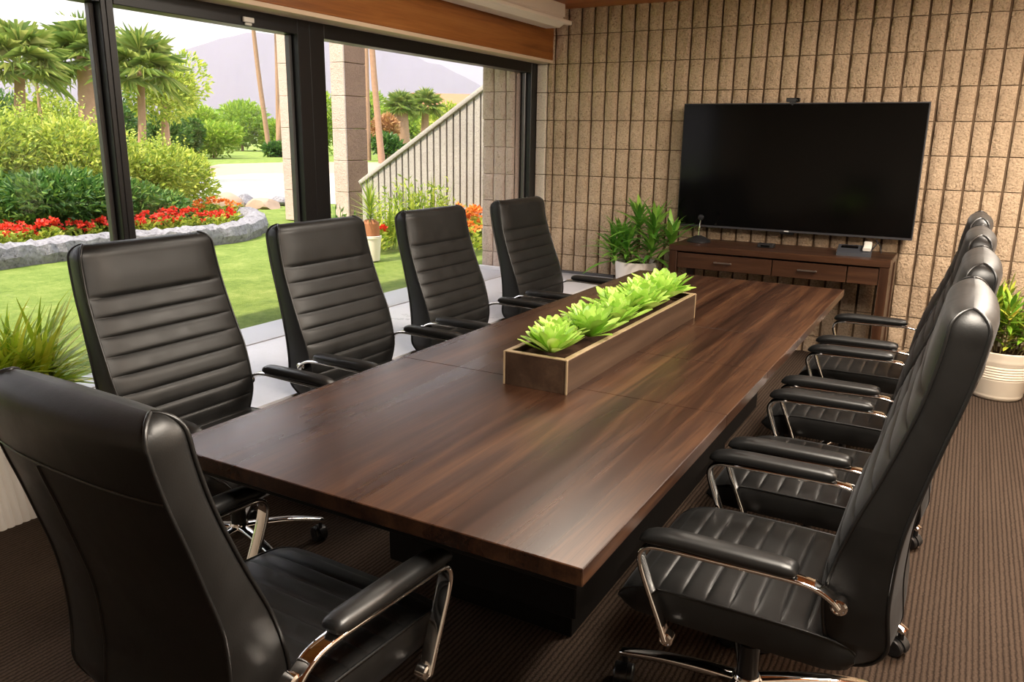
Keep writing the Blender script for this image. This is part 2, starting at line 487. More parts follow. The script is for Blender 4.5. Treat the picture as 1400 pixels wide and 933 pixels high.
# back wall: split-face ribs with grooves between them
def rib_wall(bm, x0, x1, y, z0, z1, pitch, groove, phase, course, cphase, depth, jit=0.004, seed=1, flip=1):
    rnd = random.Random(seed)
    k0 = math.floor((x0 - phase) / pitch); k1 = math.ceil((x1 - phase) / pitch)
    c0 = math.floor((z0 - cphase) / course); c1 = math.ceil((z1 - cphase) / course)
    for k in range(k0, k1):
        a = max(x0, phase + k * pitch + groove / 2); b = min(x1, phase + (k + 1) * pitch - groove / 2)
        if b - a < 0.015: continue
        for c in range(c0, c1):
            p = max(z0, cphase + c * course + 0.003); q = min(z1, cphase + (c + 1) * course - 0.003)
            if q - p < 0.01: continue
            # rounded split face, 5x7 grid front
            nx, nz = 5, 6
            j = rnd.uniform(-jit, jit)
            g = []
            for iz in range(nz + 1):
                row = []
                for ix in range(nx + 1):
                    u = ix / nx; w = iz / nz
                    e = min(1, min(u, 1 - u) / 0.12) if 0 < u < 1 else 0
                    e2 = 1 if 0 < iz < nz else 0
                    d = depth + j + (rnd.uniform(-.006, .006) if e and e2 else 0)
                    d -= 0.010 * (1 - e) + 0.006 * (1 - e2)
                    row.append(bm.verts.new((a + (b - a) * u, y - flip * d, p + (q - p) * w)))
                g.append(row)
            for iz in range(nz):
                for ix in range(nx):
                    bm.faces.new((g[iz][ix], g[iz][ix + 1], g[iz + 1][ix + 1], g[iz + 1][ix]))
            bl = [bm.verts.new((xx, y + flip * .01, zz)) for xx, zz in ((a, p), (b, p), (b, q), (a, q))]
            left = [g[i][0] for i in range(nz + 1)]; right = [g[i][nx] for i in range(nz + 1)]
            bm.faces.new([bl[0]] + left + [bl[3]]) ; bm.faces.new([bl[1], bl[2]] + right[::-1])
            bm.faces.new([bl[3]] + g[nz] + [bl[2]]); bm.faces.new([bl[0], bl[1]] + g[0][::-1])

bm = BM(); rib_wall(bm, -3.145, XR, YW + .035, 0.0, ZC, 0.1125, 0.016, -3.086, 0.2205, 1.664, 0.030)
wb = struct('wall_back', bm, M['block'], angle=60)
bm = BM(); box(bm, -3.6, XR, YW + .030, YW + .16, 0.0, ZC)
o = obj('mortar_bed', bm, M['mortar'], wb, smooth=False); o['kind'] = 'structure'
# pale smooth block strip between the window jamb and the ribs
bm = BM()
for k in range(-6, 5):
    a = max(0.0, 1.664 + k * .2205 + .002); b = min(2.12, 1.664 + (k + 1) * .2205 - .002)
    if b > a + .01: box(bm, XW + .002, -3.152, YW - .002, YW + .03, a, b, .004)
o = obj('pale_jamb_block', bm, M['pale_block'], wb); o['kind'] = 'structure'

bm = BM(); box(bm, XR, XR + .1, YN, YW, 0, ZC); struct('wall_right', bm, M['white_wall'], smooth=False)
bm = BM(); box(bm, XW - .1, XR + .1, YN - .1, YN, 0, ZC); struct('wall_near', bm, M['white_wall'], smooth=False)
bm = BM()
box(bm, XW - .1, XW, YN, 0.25, 0, ZC)                      # solid wall before the first pane
box(bm, XW - .1, XW, 0.25, YW, 2.14, ZC)                   # above the window head
box(bm, XW - .1, XW, 0.25, YW, 0, ZL - .02)                # under the window
struct('wall_left', bm, M['white_wall'], smooth=False)
bm = BM(); box(bm, 0.36, XR, YW - .06, YW, 0, 0.10, .004); struct('baseboard_back', bm, M['ledge'])
# raised concrete ledge along the window
bm = BM(); box(bm, XW - .10, -2.46, 1.90, YW - .002, 0.0, ZL, .006); struct('trim_1', bm, M['ledge'])
bm = BM(); box(bm, -3.13, -2.47, YW - .022, YW + .0, ZL, ZL + .022, .003); struct('baseboard_left', bm, M['grey_frame'])
# beam over the window; daylight on its underside is a pale-coloured soffit strip
bm = BM(); box(bm, XW + .002, -3.10, YN, YW + .03, 2.135, ZC, .003); bmw = struct('trim_2', bm, M['beam'])
bm = BM(); box(bm, XW - .02, -3.102, YN, YW + .03, 2.112, 2.135, .002); struct('trim_3', bm, M['soffit_daylit'])

# windows
def bar(bm, y0, y1, z0, z1, x0=XW - .10, x1=XW, b=.003): box(bm, x0, x1, y0, y1, z0, z1, b)
def window(i, y0, y1, jl, jr, sash_l, sash_r, head=2.035):
    bm = BM()
    bar(bm, y0, y0 + jl, ZL, 2.115); bar(bm, y1 - jr, y1, ZL, 2.115)
    bar(bm, y0 + jl, y1 - jr, head, 2.115)
    w = struct('window_%d' % i, bm, M['black_frame'])
    bm = BM()
    if sash_l: bar(bm, y0 + jl, y0 + jl + sash_l, ZL + .012, head, XW - .075, XW - .045)
    if sash_r: bar(bm, y1 - jr - sash_r, y1 - jr, ZL + .012, head, XW - .075, XW - .045)
    b2 = BM(); bar(b2, y0 + jl, y1 - jr, ZL - .01, ZL + .005, XW - .10, XW - .03, .001)
    s = obj('window_track', b2, M['patio'], w); s['kind'] = 'structure'
    s = obj('window_sash', bm, M['grey_frame'], w); s['kind'] = 'structure'
    bm = BM(); box(bm, XW - .063, XW - .057, y0 + jl + sash_l * .5, y1 - jr - sash_r * .5, ZL + .006, head)
    g = obj('window_pane', bm, M['glass'], w, smooth=False); g['kind'] = 'structure'
    return w
window(1, 0.25, 2.255, .05, .025, 0.0, 0.022)
window(2, 2.255, 3.455, .035, .09, 0.0, 0.022)
window(3, 3.455, YW, .115, .095, 0.0, 0.022)

# sensor on the head
p = Vector((XW + .006, 0, 2.062))
t = thing('window_sensor', 'small pale window contact sensor fixed on the dark window head', 'sensor', (XW, 3.02, 2.062))
bm = BM(); box(bm, 0, .014, -.035, .035, -.010, .014, .003); obj('housing', bm, M['phone_white'], t)
bm = BM(); box(bm, 0, .010, -.022, .022, -.024, -.012, .003); obj('magnet', bm, M['phone_white'], t)

# fluorescent batten fixed to the ceiling beside the beam
t = thing('batten_light', 'long cream fluorescent batten light under the ceiling beside the wooden beam', 'ceiling light', (-2.965, 0, ZC - .02))
L0, L1 = 1.6, 5.90
bm = BM(); box(bm, -.075, .065, L0, L1, -.075, .02, .004); obj('channel', bm, M['white_metal'], t)
bm = BM()
prof = [(-.11, -.075), (-.105, -.13), (-.07, -.155), (.045, -.155), (.085, -.13), (.09, -.112), (.075, -.095), (.07, -.075)]
loft(bm, [[(x, yy, z) for x, z in prof] for yy in (L0 - .03, L1 - .05)]); obj('diffuser', bm, M['white_metal'], t, angle=25)
bm = BM(); box(bm, .055, .10, L0, L1 + .055, -.128, -.096, .006); obj('louvre_rail', bm, M['white_metal'], t)
bm = BM(); lathe(bm, [(0.0, 0), (.018, 0), (.018, .012), (0.0, .014)], 16, (.078, L1 + .055, -.112), Matrix.Rotation(-pi / 2, 3, 'X')); obj('end_cap', bm, M['phone_dark'], t)

# ------------------------------------------------------------------ table
TX0, TX1, TY0, TY1, TZ = -1.665, -0.517, 1.19, 4.505, 0.76
t = thing('conference_table', 'long dark walnut conference table with a row of chairs down each side', 'table', (-1.09, 2.85, 0))
def rel(x0, x1, y0, y1, z0, z1): return (x0 + 1.09, x1 + 1.09, y0 - 2.85, y1 - 2.85, z0, z1)
seams = [TY0, 2.168, 2.685, 3.215, TY1]
bm = BM()
xm = -1.09
box(bm, *rel(TX0, TX1, TY0, 2.168 - .0006, .722, TZ), .0018)
for a, b in zip(seams[1:-1], seams[2:]):
    box(bm, *rel(xm + .0006, TX1, a + .0006, b - .0006, .722, TZ), .0016)
box(bm, *rel(TX0, xm - .0006, 2.168 + .0006, TY1, .722, TZ), .0018)
obj('tabletop', bm, M['table'], t)
bm = BM(); box(bm, *rel(TX0 + .02, TX1 - .02, TY0 + .02, TY1 - .02, .700, .722), .002); obj('underframe', bm, M['table_dark'], t)
bm = BM(); box(bm, *rel(-1.45, -.80, 1.80, 3.95, .21, .700), .004)
pd = obj('pedestal', bm, M['table_dark'], t)
bm = BM(); box(bm, *rel(-1.462, -.788, 1.79, 3.96, .47, .482), .002); obj('edge_strip', bm, M['table_dark'], pd)
bm = BM(); box(bm, *rel(-1.36, -.90, 2.0, 3.78, 0, .21), .004); obj('plinth', bm, M['table_dark'], pd)

# ------------------------------------------------------------------ planter with rosettes
PX0, PX1, PY0, PY1 = -1.202, -0.985, 2.085, 3.37
PH = 0.108
t = thing('table_planter', 'long narrow walnut planter box standing on the conference table', 'planter', ((PX0 + PX1) / 2, (PY0 + PY1) / 2, TZ))
hw, hl = (PX1 - PX0) / 2, (PY1 - PY0) / 2
bm = BM()
for a in ((-hw, -hw + .012, -hl, hl), (hw - .012, hw, -hl, hl), (-hw + .012, hw - .012, -hl, -hl + .012), (-hw + .012, hw - .012, hl - .012, hl)):
    box(bm, a[0], a[1], a[2], a[3], 0.0, PH - .003, .0008, 1)
box(bm, -hw + .012, hw - .012, -hl + .012, hl - .012, .0, .012)
obj('box_side', bm, M['planter_wood'], t)
bm = BM()
w_ = .017
for a in ((-hw - .001, -hw + w_, -hl - .001, hl + .001), (hw - w_, hw + .001, -hl - .001, hl + .001), (-hw + w_, hw - w_, -hl - .001, -hl + w_), (-hw + w_, hw - w_, hl - w_, hl + .001)):
    box(bm, a[0], a[1], a[2], a[3], PH - .003, PH + .001, .0006, 1)
for sx in (-1, 1):
    for sy in (-1, 1):
        box(bm, sx * hw - .003, sx * hw + .003, sy * hl - .003, sy * hl + .003, 0.0, PH, .0008, 1)
obj('rim', bm, M['brass'], t)
bm = BM()
bmesh.ops.create_grid(bm, x_segments=8, y_segments=40, size=1)
for v in bm.verts: v.co = Vector((v.co.x * (hw - .0125), v.co.y * (hl - .0125), .086 + random.uniform(-.006, .006)))
obj('soil', bm, M['soil'], t)

def leaf_strip(V, Fc, base, d, upv, L, W, bend=0.3, segs=4, prof=None, fold=0.15):
    """append one leaf: base point, direction d, up vector, length, width, bend downwards"""
    d = Vector(d).normalized(); s = d.cross(Vector(upv))
    if s.length < 1e-4: s = d.orthogonal()
    s.normalize(); u = s.cross(d).normalized()
    n0 = len(V)
    for i in range(segs + 1):
        q = i / segs
        ang = -bend * q
        c = Vector(base) + d * (L * q * (1 - .25 * abs(bend) * q * .5)) + u * (-bend * L * .5 * q * q)
        w = W * .5 * (prof(q) if prof else max(.03, sin(pi * min(1, .08 + q * .92)) ** .8))
        V.append(c - s * w + u * (fold * w)); V.append(c); V.append(c + s * w + u * (fold * w))
    for i in range(segs):
        a = n0 + i * 3; b = a + 3
        Fc.append((a, a + 1, b + 1, b)); Fc.append((a + 1, a + 2, b + 2, b + 1))

spoon = lambda q: (.30 + .85 * q) if q < .65 else max(.12, (.85 * .65 + .30) * sqrt(max(0, 1 - ((q - .65) / .36) ** 2)))
def rosette(seed, R=.098, n=56):
    r = random.Random(seed); V, Fc = [], []
    for i in range(n):
        f = i / n
        az = i * 2.39996 + r.uniform(-.15, .15)
        el = radians(86 - 66 * (f ** .9)) + r.uniform(-.12, .12)
        d = Vector((cos(az) * cos(el), sin(az) * cos(el), sin(el)))
        L = R * (.62 + .50 * f) * r.uniform(.85, 1.12)
        leaf_strip(V, Fc, Vector((0, 0, .012)) + d * .006, d, (0, 0, 1), L, L * r.uniform(.36, .44), r.uniform(-.30, .18), 6, spoon, .28)
    return V, Fc
ros_pos = [(.015, -.555, 1.0), (-.03, -.41, .86), (.028, -.30, 1.02), (-.030, -.17, .95), (.025, -.07, 1.0), (-.02, .07, 1.05), (.028, .185, 1.05), (-.02, .31, 1.1), (.02, .425, 1.18), (-.005, .535, 1.12)]
ros_lab = ['lime succulent rosette at the camera end of the table planter', 'small lime rosette second from the camera end of the planter', 'lime rosette third from the camera end of the planter', 'lime rosette fourth from the camera end of the planter',
           'lime rosette fifth from the camera end of the planter', 'lime rosette sixth from the camera end of the planter', 'lime rosette seventh from the camera end of the planter', 'lime rosette third from the television end of the planter', 'large lime rosette second from the television end of the planter', 'lime rosette at the television end of the table planter']
protos = []
for i, ((x, y, s), lab) in enumerate(zip(ros_pos, ros_lab)):
    if i < 4:
        V, Fc = rosette(40 + i)
        o = pyobj('succulent_rosette', V, Fc, M['succulent'], None)
        protos.append(o)
    else:
        o = protos[i % 4].copy(); COL.objects.link(o)
    o.location = ((PX0 + PX1) / 2 + x, (PY0 + PY1) / 2 + y, TZ + .082); o.scale = (s * 1.24, s * 1.24, s * 1.24); o.rotation_euler = (0, 0, i * 1.3)
    tag(o, lab, 'plant', 'succulent rosettes in the table planter')

# ------------------------------------------------------------------ chairs
FRONT = [(.42, -.205), (.47, -.190), (.55, -.178), (.62, -.184), (.73, -.212), (.87, -.262), (1.0, -.303), (1.10, -.325), (1.17, -.334), (1.25, -.338)]
THICK = [(.40, .115), (.50, .138), (.60, .132), (.78, .098), (.94, .080), (1.05, .078), (1.25, .080)]
def build_back(H, hw_, lift):
    """rows of (front y, back y, z, half width, bulge) from bottom to top; returns main mesh, piping mesh, seam mesh"""
    zs = lambda z: .47 + (z - .47) * (1.205 - .47) / (H - .47)       # map to the drawn profile
    ztop = H
    seam = ztop - .175
    z0 = .432
    nch = 8
    ch = (seam - .475) / nch
    rows = []
    for i in range(7): rows.append((.402 + i * .0122, 0))
    for c in range(nch):
        for p in (0, .035, .10, .22, .38, .5, .62, .78, .90, .965):
            rows.append((.475 + (c + p) * ch, .0068 * (1 - abs(2 * p - 1) ** 5.5)))
    R = .041
    hrows = 16
    for k in range(hrows + 1):
        p = k / hrows
        z = seam + (ztop - R - seam) * p
        b = .0068 * (1 - (1 - min(1, p * 6)) ** 3) + .004 * sin(pi * min(1, p))
        rows.append((z, b))
    data = []
    for z, b in rows:
        zz = zs(z)
        fy = smooth_lerp(FRONT, zz); th = smooth_lerp(THICK, zz)
        by_ = fy - th
        if z < .50:
            q = (.50 - z) / .10
            by_ += (1 - sqrt(max(0, 1 - q * q))) * (th - .03)
        data.append([fy, by_, z, z, b, None])
    fy, by = data[-1][0], data[-1][1]
    cy = (fy + by) / 2; rr = (fy - by) / 2; zc = data[-1][2]; b0 = data[-1][4]
    for k in range(1, 8):
        a = radians(90 * k / 7.6)
        data.append([cy + rr * cos(a), cy - rr * cos(a), zc + R * sin(a), zc + R * sin(a), b0 * cos(a), a])
    # half widths with rounded top corners
    out = []
    Rc = .05
    for fy, by, zf, zb, b, a in data:
        w = hw_ * lerp([(.42, .93), (.56, 1.0), (.75, 1.03), (1.0, 1.0), (1.2, .965)], zs(zf))
        dt = ztop - zf
        if dt < Rc: w -= (Rc - sqrt(max(0, Rc ** 2 - (Rc - dt) ** 2))) * .75
        if zf < .47: w -= (.47 - zf) * .35
        out.append((fy, by, zf, w, b))
    sx = [-1, -.97, -.9, -.75, -.55, -.3, 0, .3, .55, .75, .9, .97, 1]
    sb = [1, .93, .75, .45, 0, -.45, -.75, -.93, -1]
    bm = BM(); rings = []; pf = {-1: [], 1: []}; pb = {-1: [], 1: []}
    for fy, by, z, w, b in out:
        th = fy - by; ring = []
        for s in sx:
            e = 1 - abs(s) ** 9
            ring.append(Vector((s * w, fy + b * e + .012 * (1 - s * s) * 0 - .010 * abs(s) ** 6, z + lift)))
        for q in (.72, .45, .2): ring.append(Vector((w + .005 * (1 - (2 * q - 1) ** 2), by + th * q, z + lift)))
        rb = min(.018, th * .25)
        for s in sb: ring.append(Vector((s * w * .995, by - rb * (1 - abs(s) ** 2.6), z + lift)))
        for q in (.2, .45, .72): ring.append(Vector((-w - .005 * (1 - (2 * q - 1) ** 2), by + th * q, z + lift)))
        rings.append(ring)
        for s in (-1, 1):
            pf[s].append(Vector((s * (w + .001), fy - .009, z + lift))); pb[s].append(Vector((s * w, by + .001, z + lift)))
    loft(bm, rings)
    bp = []
    for s in (-1, 1):
        q_ = BM(); tube(q_, pf[s] + pb[s][::-1], .0042, 6); bp.append(q_)
    # rear seams
    bs = []
    def seam_tube(pts, r_):
        q_ = BM(); tube(q_, pts, r_, 5); bs.append(q_)
    zse = ztop - .135
    def rear(s, z):
        k = min(range(len(out)), key=lambda i: abs(out[i][2] - z))
        fy, by, zz, w, b = out[k]; th = fy - by; rb = min(.018, th * .25)
        return Vector((s * w * .995, by - rb * (1 - abs(s) ** 2.6) - .0002, zz + lift))
    seam_tube([rear(-1 + 2 * k / 24, zse) for k in range(25)], .0024)
    zlist = [r[2] for r in out if .45 < r[2] < zse]
    seam_tube([rear(-.42 + .10 * (z - .45), z) for z in zlist[::-1]], .0026)
    return bm, bp, bs

def build_seat(hw_, lift):
    top = [(-.235, .470), (-.20, .480), (-.10, .484), (.05, .484), (.15, .482), (.215, .474), (.245, .462)]
    nch = 8; y0, y1 = -.215, .232
    rows = [(-.262, .452, .418, 0), (-.250, .466, .402, 0), (-.235, .470, .396, 0)]
    for c in range(nch):
        for p in (0, .04, .11, .24, .4, .6, .76, .89, .96):
            y = y0 + (c + p) * (y1 - y0) / nch
            rows.append((y, smooth_lerp(top, y), .393, .0055 * (1 - abs(2 * p - 1) ** 6)))
    rows += [(.234, .468, .393, .0), (.25, .462, .395, .006), (.266, .450, .400, .006), (.277, .436, .408, .003), (.281, .424, .416, 0)]
    sx = [-1, -.97, -.9, -.75, -.5, -.25, 0, .25, .5, .75, .9, .97, 1]
    bm = BM(); rings = []; pp = {-1: [], 1: []}
    for y, zt, zb, b in rows:
        w = hw_ * lerp([(-.262, .93), (-.2, .99), (.1, 1.0), (.23, .985), (.281, .93)], y)
        ring = []
        for s in sx:
            ring.append(Vector((s * w, y, zt + (b + .006) * (1 - abs(s) ** 8) - .006 + lift)))
        for q in (.75, .5, .25): ring.append(Vector((w + .006 * (1 - (2 * q - 1) ** 2), y, zb + (zt - zb) * q + lift)))
        for s in sx[::-2]: ring.append(Vector((s * w * .98, y, zb - .004 * (1 - s * s) + lift)))
        for q in (.25, .5, .75): ring.append(Vector((-w - .006 * (1 - (2 * q - 1) ** 2), y, zb + (zt - zb) * q + lift)))
        rings.append(ring)
        for s in (-1, 1): pp[s].append(Vector((s * (w + .0015), y, zt - .007 + lift)))
    loft(bm, rings)
    bp = BM()
    path = pp[-1] + pp[1][::-1]
    tube(bp, path, .0038, 6)
    return bm, bp

def build_arm(s, xc, lift):
    pts = [(-.222, .576), (-.205, .592), (-.175, .607), (-.135, .613), (-.08, .613), (.03, .610), (.12, .608), (.172, .606), (.200, .598), (.213, .577), (.208, .545), (.185, .485), (.160, .425), (.140, .372)]
    P = catmull([(s * xc, y, z + lift) for y, z in pts], 5)
    bm = BM(); sweep(bm, P, (1, 0, 0), rrect(.038, .012, .005, 2))
    bp = BM()
    # pad: rounded loft
    rings = []
    L = [(-.135, .10), (-.131, .62), (-.12, .88), (-.10, 1), (.0, 1), (.10, 1), (.155, .98), (.185, .90), (.204, .68), (.213, .30)]
    for y, k in L:
        dz = -.012 * max(0, (y - .12) / .09) ** 2
        ring = []
        for j in range(16):
            a = 2 * pi * j / 16
            cx, cz = cos(a), sin(a)
            hx = .0275 * (.55 + .45 * k); hz = (.020 if cz > 0 else .018) * k
            ring.append(Vector((s * xc + hx * abs(cx) ** .8 * (1 if cx > 0 else -1), y, .6325 + hz * abs(cz) ** .8 * (1 if cz > 0 else -1) + dz + lift)))
        rings.append(ring)
    loft(bp, rings)
    bb = []
    for (y, z) in ((-.222, .576), (.140, .372)):
        q_ = BM(); bb.append(q_)
        Mx = Matrix.Rotation(s * pi / 2, 3, 'Y')
        lathe(q_, [(0, -.018), (.017, -.018), (.018, 0), (.0175, .006), (.013, .009), (.012, .007), (.0, .0075)], 18, (s * xc, y, z + lift), Mx)
    return bm, bp, bb

def build_base():
    """star base and one caster in local coordinates"""
    bm = BM()
    lathe(bm, [(0, .150), (.028, .150), (.034, .140), (.036, .110), (.030, .095), (0, .095)], 24)
    for k in range(5):
        a = 2 * pi * k / 5
        d = Vector((cos(a), sin(a), 0)); s = Vector((-sin(a), cos(a), 0))
        P = catmull([d * .020 + Vector((0, 0, .128)), d * .10 + Vector((0, 0, .124)), d * .20 + Vector((0, 0, .112)), d * .285 + Vector((0, 0, .092)), d * .305 + Vector((0, 0, .086))], 4)
        n = len(P)
        sweep(bm, P, s, rrect(.040, .028, .008, 2), [(1 - .40 * i / n, 1 - .45 * i / n) for i in range(n)])
    casters = []
    for k in range(5):
        a = 2 * pi * k / 5
        d = Vector((cos(a), sin(a), 0))
        casters.append((d * .295, a + 1.1 + k * .7))
    return bm, casters

def caster_bm():
    bm = BM()
    Mx = Matrix.Rotation(pi / 2, 3, 'X')
    for s in (-1, 1):
        lathe(bm, [(0, -.008), (.012, -.009), (.020, -.010), (.0265, -.009), (.029, -.005), (.029, .005), (.0265, .009), (0, .009)], 22, (.012, s * .0145, .0295), Mx)
    # hood
    rings = []
    for w in (-.0085, .0085):
        rings.append([Vector((.012 + .032 * cos(a), w, .0305 + .032 * sin(a))) for a in [radians(-10 + 200 * k / 14) for k in range(15)]] + [Vector((.0, w, .028)), Vector((.02, w, .028))])
    loft(bm, rings)
    tube(bm, [(0, 0, .05), (0, 0, .094)], .0075, 10)
    return bm

ca_mesh = None
def make_chair(label, H, hwb, hws, lift, xc=.283, group='black leather chairs around the conference table'):
    t = thing('office_chair', label, 'chair', group=group)
    bk, bp, bs = build_back(H, hwb, lift)
    b = obj('backrest', bk, M['leather'], t, angle=50)
    for q_ in bp: obj('piping', q_, M['piping'], b, angle=70)
    for q_ in bs: obj('rear_seam', q_, M['piping'], b)
    sm, sp = build_seat(hws, lift)
    s_ = obj('seat', sm, M['leather'], t, angle=50)
    obj('piping', sp, M['piping'], s_, angle=70)
    for s in (-1, 1):
        a, p, bo = build_arm(s, xc, lift)
        ar = obj('armrest', a, M['chrome'], t, angle=50)
        obj('arm_pad', p, M['pad'], ar, angle=65); [obj('pivot_bolt', q_, M['chrome'], ar) for q_ in bo]
    bm = BM(); box(bm, -.10, .10, -.14, .13, .355 + lift, .394 + lift, .010); box(bm, -.045, .045, -.09, .10, .32 + lift, .36 + lift, .012)
    tube(bm, [(.06, .03, .36 + lift), (.20, .03, .352 + lift), (.25, .03, .346 + lift)], .006, 8)
    obj('tilt_mechanism', bm, M['black_metal'], t)
    bm = BM(); lathe(bm, [(.0, .15), (.027, .15), (.027, .24), (.015, .245), (.015, .325 + lift), (0, .325 + lift)], 20); obj('gas_lift', bm, M['black_metal'], t)
    base, cs = build_base()
    bo = obj('star_base', base, M['chrome'], t, angle=50)
    global ca_mesh
    for p, a in cs:
        if ca_mesh is None:
            c = obj('caster', caster_bm(), M['black_plastic'], bo); ca_mesh = c.data
        else:
            c = bpy.data.objects.new('caster', ca_mesh); COL.objects.link(c); c.parent = bo
        c.location = p; c.rotation_euler = (0, 0, a)
    return t

def place(t, x, y, face, base_rot=0.0, sx=1.0, bs=1.0):
    """face: heading (radians) of the seat's front, local +Y"""
    t.location = (x, y, 0); t.rotation_euler = (0, 0, face - pi / 2)
    t.scale = (sx, 1, 1)
    for c in t.children:
        if c.name.startswith('star_base'): c.rotation_euler = (0, 0, base_rot); c.scale = (bs / sx, bs, 1)

RX = -.345
right = make_chair('black leather chair on the right side, nearest the camera', 1.215, .252, .25, 0)
place(right, RX, 1.905, pi, radians(18), 1.0, 1.15)
labs = ['black leather chair second from the camera on the right of the table', 'black leather chair third from the camera on the right of the table', 'black leather chair at the television end of the right-hand row']
for (y, rot), lab in zip(((2.60, 27), (3.37, 25), (4.14, 9)), labs):
    c = dup(right, label=lab); place(c, RX + .02, y, pi, radians(rot), 1.0, 1.22)
left = make_chair('black leather chair on the window side, nearest the camera', 1.152, .272, .262, 0, .297)
place(left, -2.15, 1.815, 0, radians(76))
labs = ['black leather chair second from the camera on the window side', 'black leather chair third from the camera on the window side', 'black leather chair at the television end of the window side']
for (x, y, rot, sx), lab in zip(((-2.11, 2.65, 90, 1.02), (-2.09, 3.49, 90, 1.02), (-2.07, 4.39, 90, 1.05)), labs):
    c = dup(left, label=lab); place(c, x, y, 0, radians(rot), sx)
head = make_chair('black leather chair at the camera end of the table, seen from behind', 1.095, .236, .250, .02, .288)
place(head, -1.178, 1.085, pi / 2 - radians(2.5), radians(20))

# ------------------------------------------------------------------ television, console and small things
t = thing('television', 'large flat black television mounted on the block wall', 'television', (-1.118, 5.985, 1.335))
W2, H2 = .815, .447
bm = BM(); box(bm, -W2, W2, -.012, .030, -H2, H2, .003); obj('case', bm, M['tv_frame'], t)
bm = BM(); box(bm, -W2 + .008, W2 - .008, -.0135, -.0121, -H2 + .017, H2 - .008); obj('screen', bm, M['screen'], t, smooth=False)
bm = BM(); box(bm, -W2, W2, -.0145, -.012, -H2, -H2 + .014, .001); box(bm, W2 - .004, W2 + .0015, -.014, .03, -H2, H2, .001); box(bm, -W2, W2, -.0135, -.0, H2 - .004, H2 + .001, .0008); obj('bezel_trim', bm, M['tv_edge'], t)
bm = BM(); box(bm, -.016, .016, -.0155, -.0145, -H2 + .004, -H2 + .011); obj('maker_mark', bm, M['mark'], t, smooth=False)
bm = BM(); box(bm, -.05, .05, .0, .03, -H2 - .016, -H2, .003); obj('sensor_bar', bm, M['tv_frame'], t)
bm = BM(); box(bm, -.3, .3, .030, .082, -.2, .2, .004); obj('wall_bracket', bm, M['black_metal'], t)

t = thing('webcam', 'small black webcam clipped on top of the television', 'webcam', (-1.16, 5.985, 1.335 + H2))
bm = BM(); box(bm, -.045, .045, -.018, .018, .006, .034, .004); obj('camera_body', bm, M['black_plastic'], t)
bm = BM(); lathe(bm, [(0, -.004), (.010, -.004), (.011, .010), (.008, .012), (0, .008)], 16, (.036, -.018, .020), Matrix.Rotation(pi / 2, 3, 'X')); obj('lens', bm, M['screen'], t)
bm = BM(); box(bm, -.02, .02, -.019, .014, .001, .008, .001); box(bm, -.006, .006, -.0195, -.0165, -.016, .006, .001); obj('clip', bm, M['black_metal'], t)

CX0, CX1, CY0, CY1, CZ = -1.822, -.378, 5.49, 5.985, 0.800
t = thing('console_table', 'low dark walnut console table under the television', 'console table', ((CX0 + CX1) / 2, (CY0 + CY1) / 2, 0))
cw, cd = (CX1 - CX0) / 2, (CY1 - CY0) / 2
bm = BM(); box(bm, -cw, cw, -cd, cd, CZ - .042, CZ, .003); obj('top', bm, M['console'], t)
for s in (-1, 1):
    for q in (-1, 1):
        x0, x1 = (-cw + .003, -cw + .060) if s < 0 else (cw - .060, cw - .003)
        y0, y1 = (-cd + .004, -cd + .064) if q < 0 else (cd - .064, cd - .004)
        bm = BM(); box(bm, x0, x1, y0, y1, 0, CZ - .042, .003); obj('leg', bm, M['console_leg'], t)
    x0, x1 = (-cw + .012, -cw + .04) if s < 0 else (cw - .04, cw - .012)
    bm = BM(); box(bm, x0, x1, -cd + .064, cd - .064, .10 if s > 0 else .62, CZ - .042, .002); obj('side_panel', bm, M['console_leg'], t)
bm = BM(); box(bm, -cw + .06, cw - .06, cd - .03, cd - .01, .62, CZ - .042, .002); obj('back_panel', bm, M['console'], t)
def cx(x): return x - (CX0 + CX1) / 2
for n_, (a, b, hd) in enumerate(((-1.758, -1.105, -1.43), (-1.098, -.632, -.87), (-.625, -.442, None))):
    bm = BM(); box(bm, cx(a), cx(b), -cd + .010, -cd + .035, .640, .746, .002); box(bm, cx(a) + .01, cx(b) - .01, -cd + .035, cd - .04, .655, .735)
    d = obj('drawer', bm, M['console'], t)
    if hd is not None:
        bm = BM(); h0 = cx(hd)
        box(bm, h0 - .062, h0 + .062, -cd - .014, -cd - .004, .692, .702, .002)
        for q in (-.05, .05): box(bm, h0 + q - .005, h0 + q + .005, -cd - .005, -cd + .011, .693, .701, .001)
        obj('handle', bm, M['steel'], d)

t = thing('microphone_stand', 'small black desk microphone with a domed round base on the console', 'microphone', (-1.69, 5.76, CZ))
bm = BM(); lathe(bm, [(0, 0), (.085, 0), (.086, .006), (.078, .016), (.050, .034), (.018, .046), (0, .048)], 28); obj('base', bm, M['black_plastic'], t)
bm = BM(); tube(bm, catmull([(0, 0, .045), (0, .0, .09), (.005, -.005, .13), (.012, -.02, .17)], 4), .0055, 8); obj('stem', bm, M['chrome'], t)
bm = BM(); lathe(bm, [(0, -.012), (.018, -.012), (.022, 0), (.018, .012), (0, .014)], 16, (.012, -.022, .18), Matrix.Rotation(pi / 2, 3, 'X')); obj('capsule', bm, M['black_plastic'], t)

t = thing('control_box', 'small black control box in the middle of the console top', 'control box', (-1.20, 5.74, CZ))
bm = BM(); box(bm, -.055, .055, -.04, .04, 0, .026, .004); obj('case', bm, M['black_plastic'], t)
bm = BM(); box(bm, -.03, .03, -.0415, -.0395, .006, .018, .0008); obj('front_panel', bm, M['screen'], t)

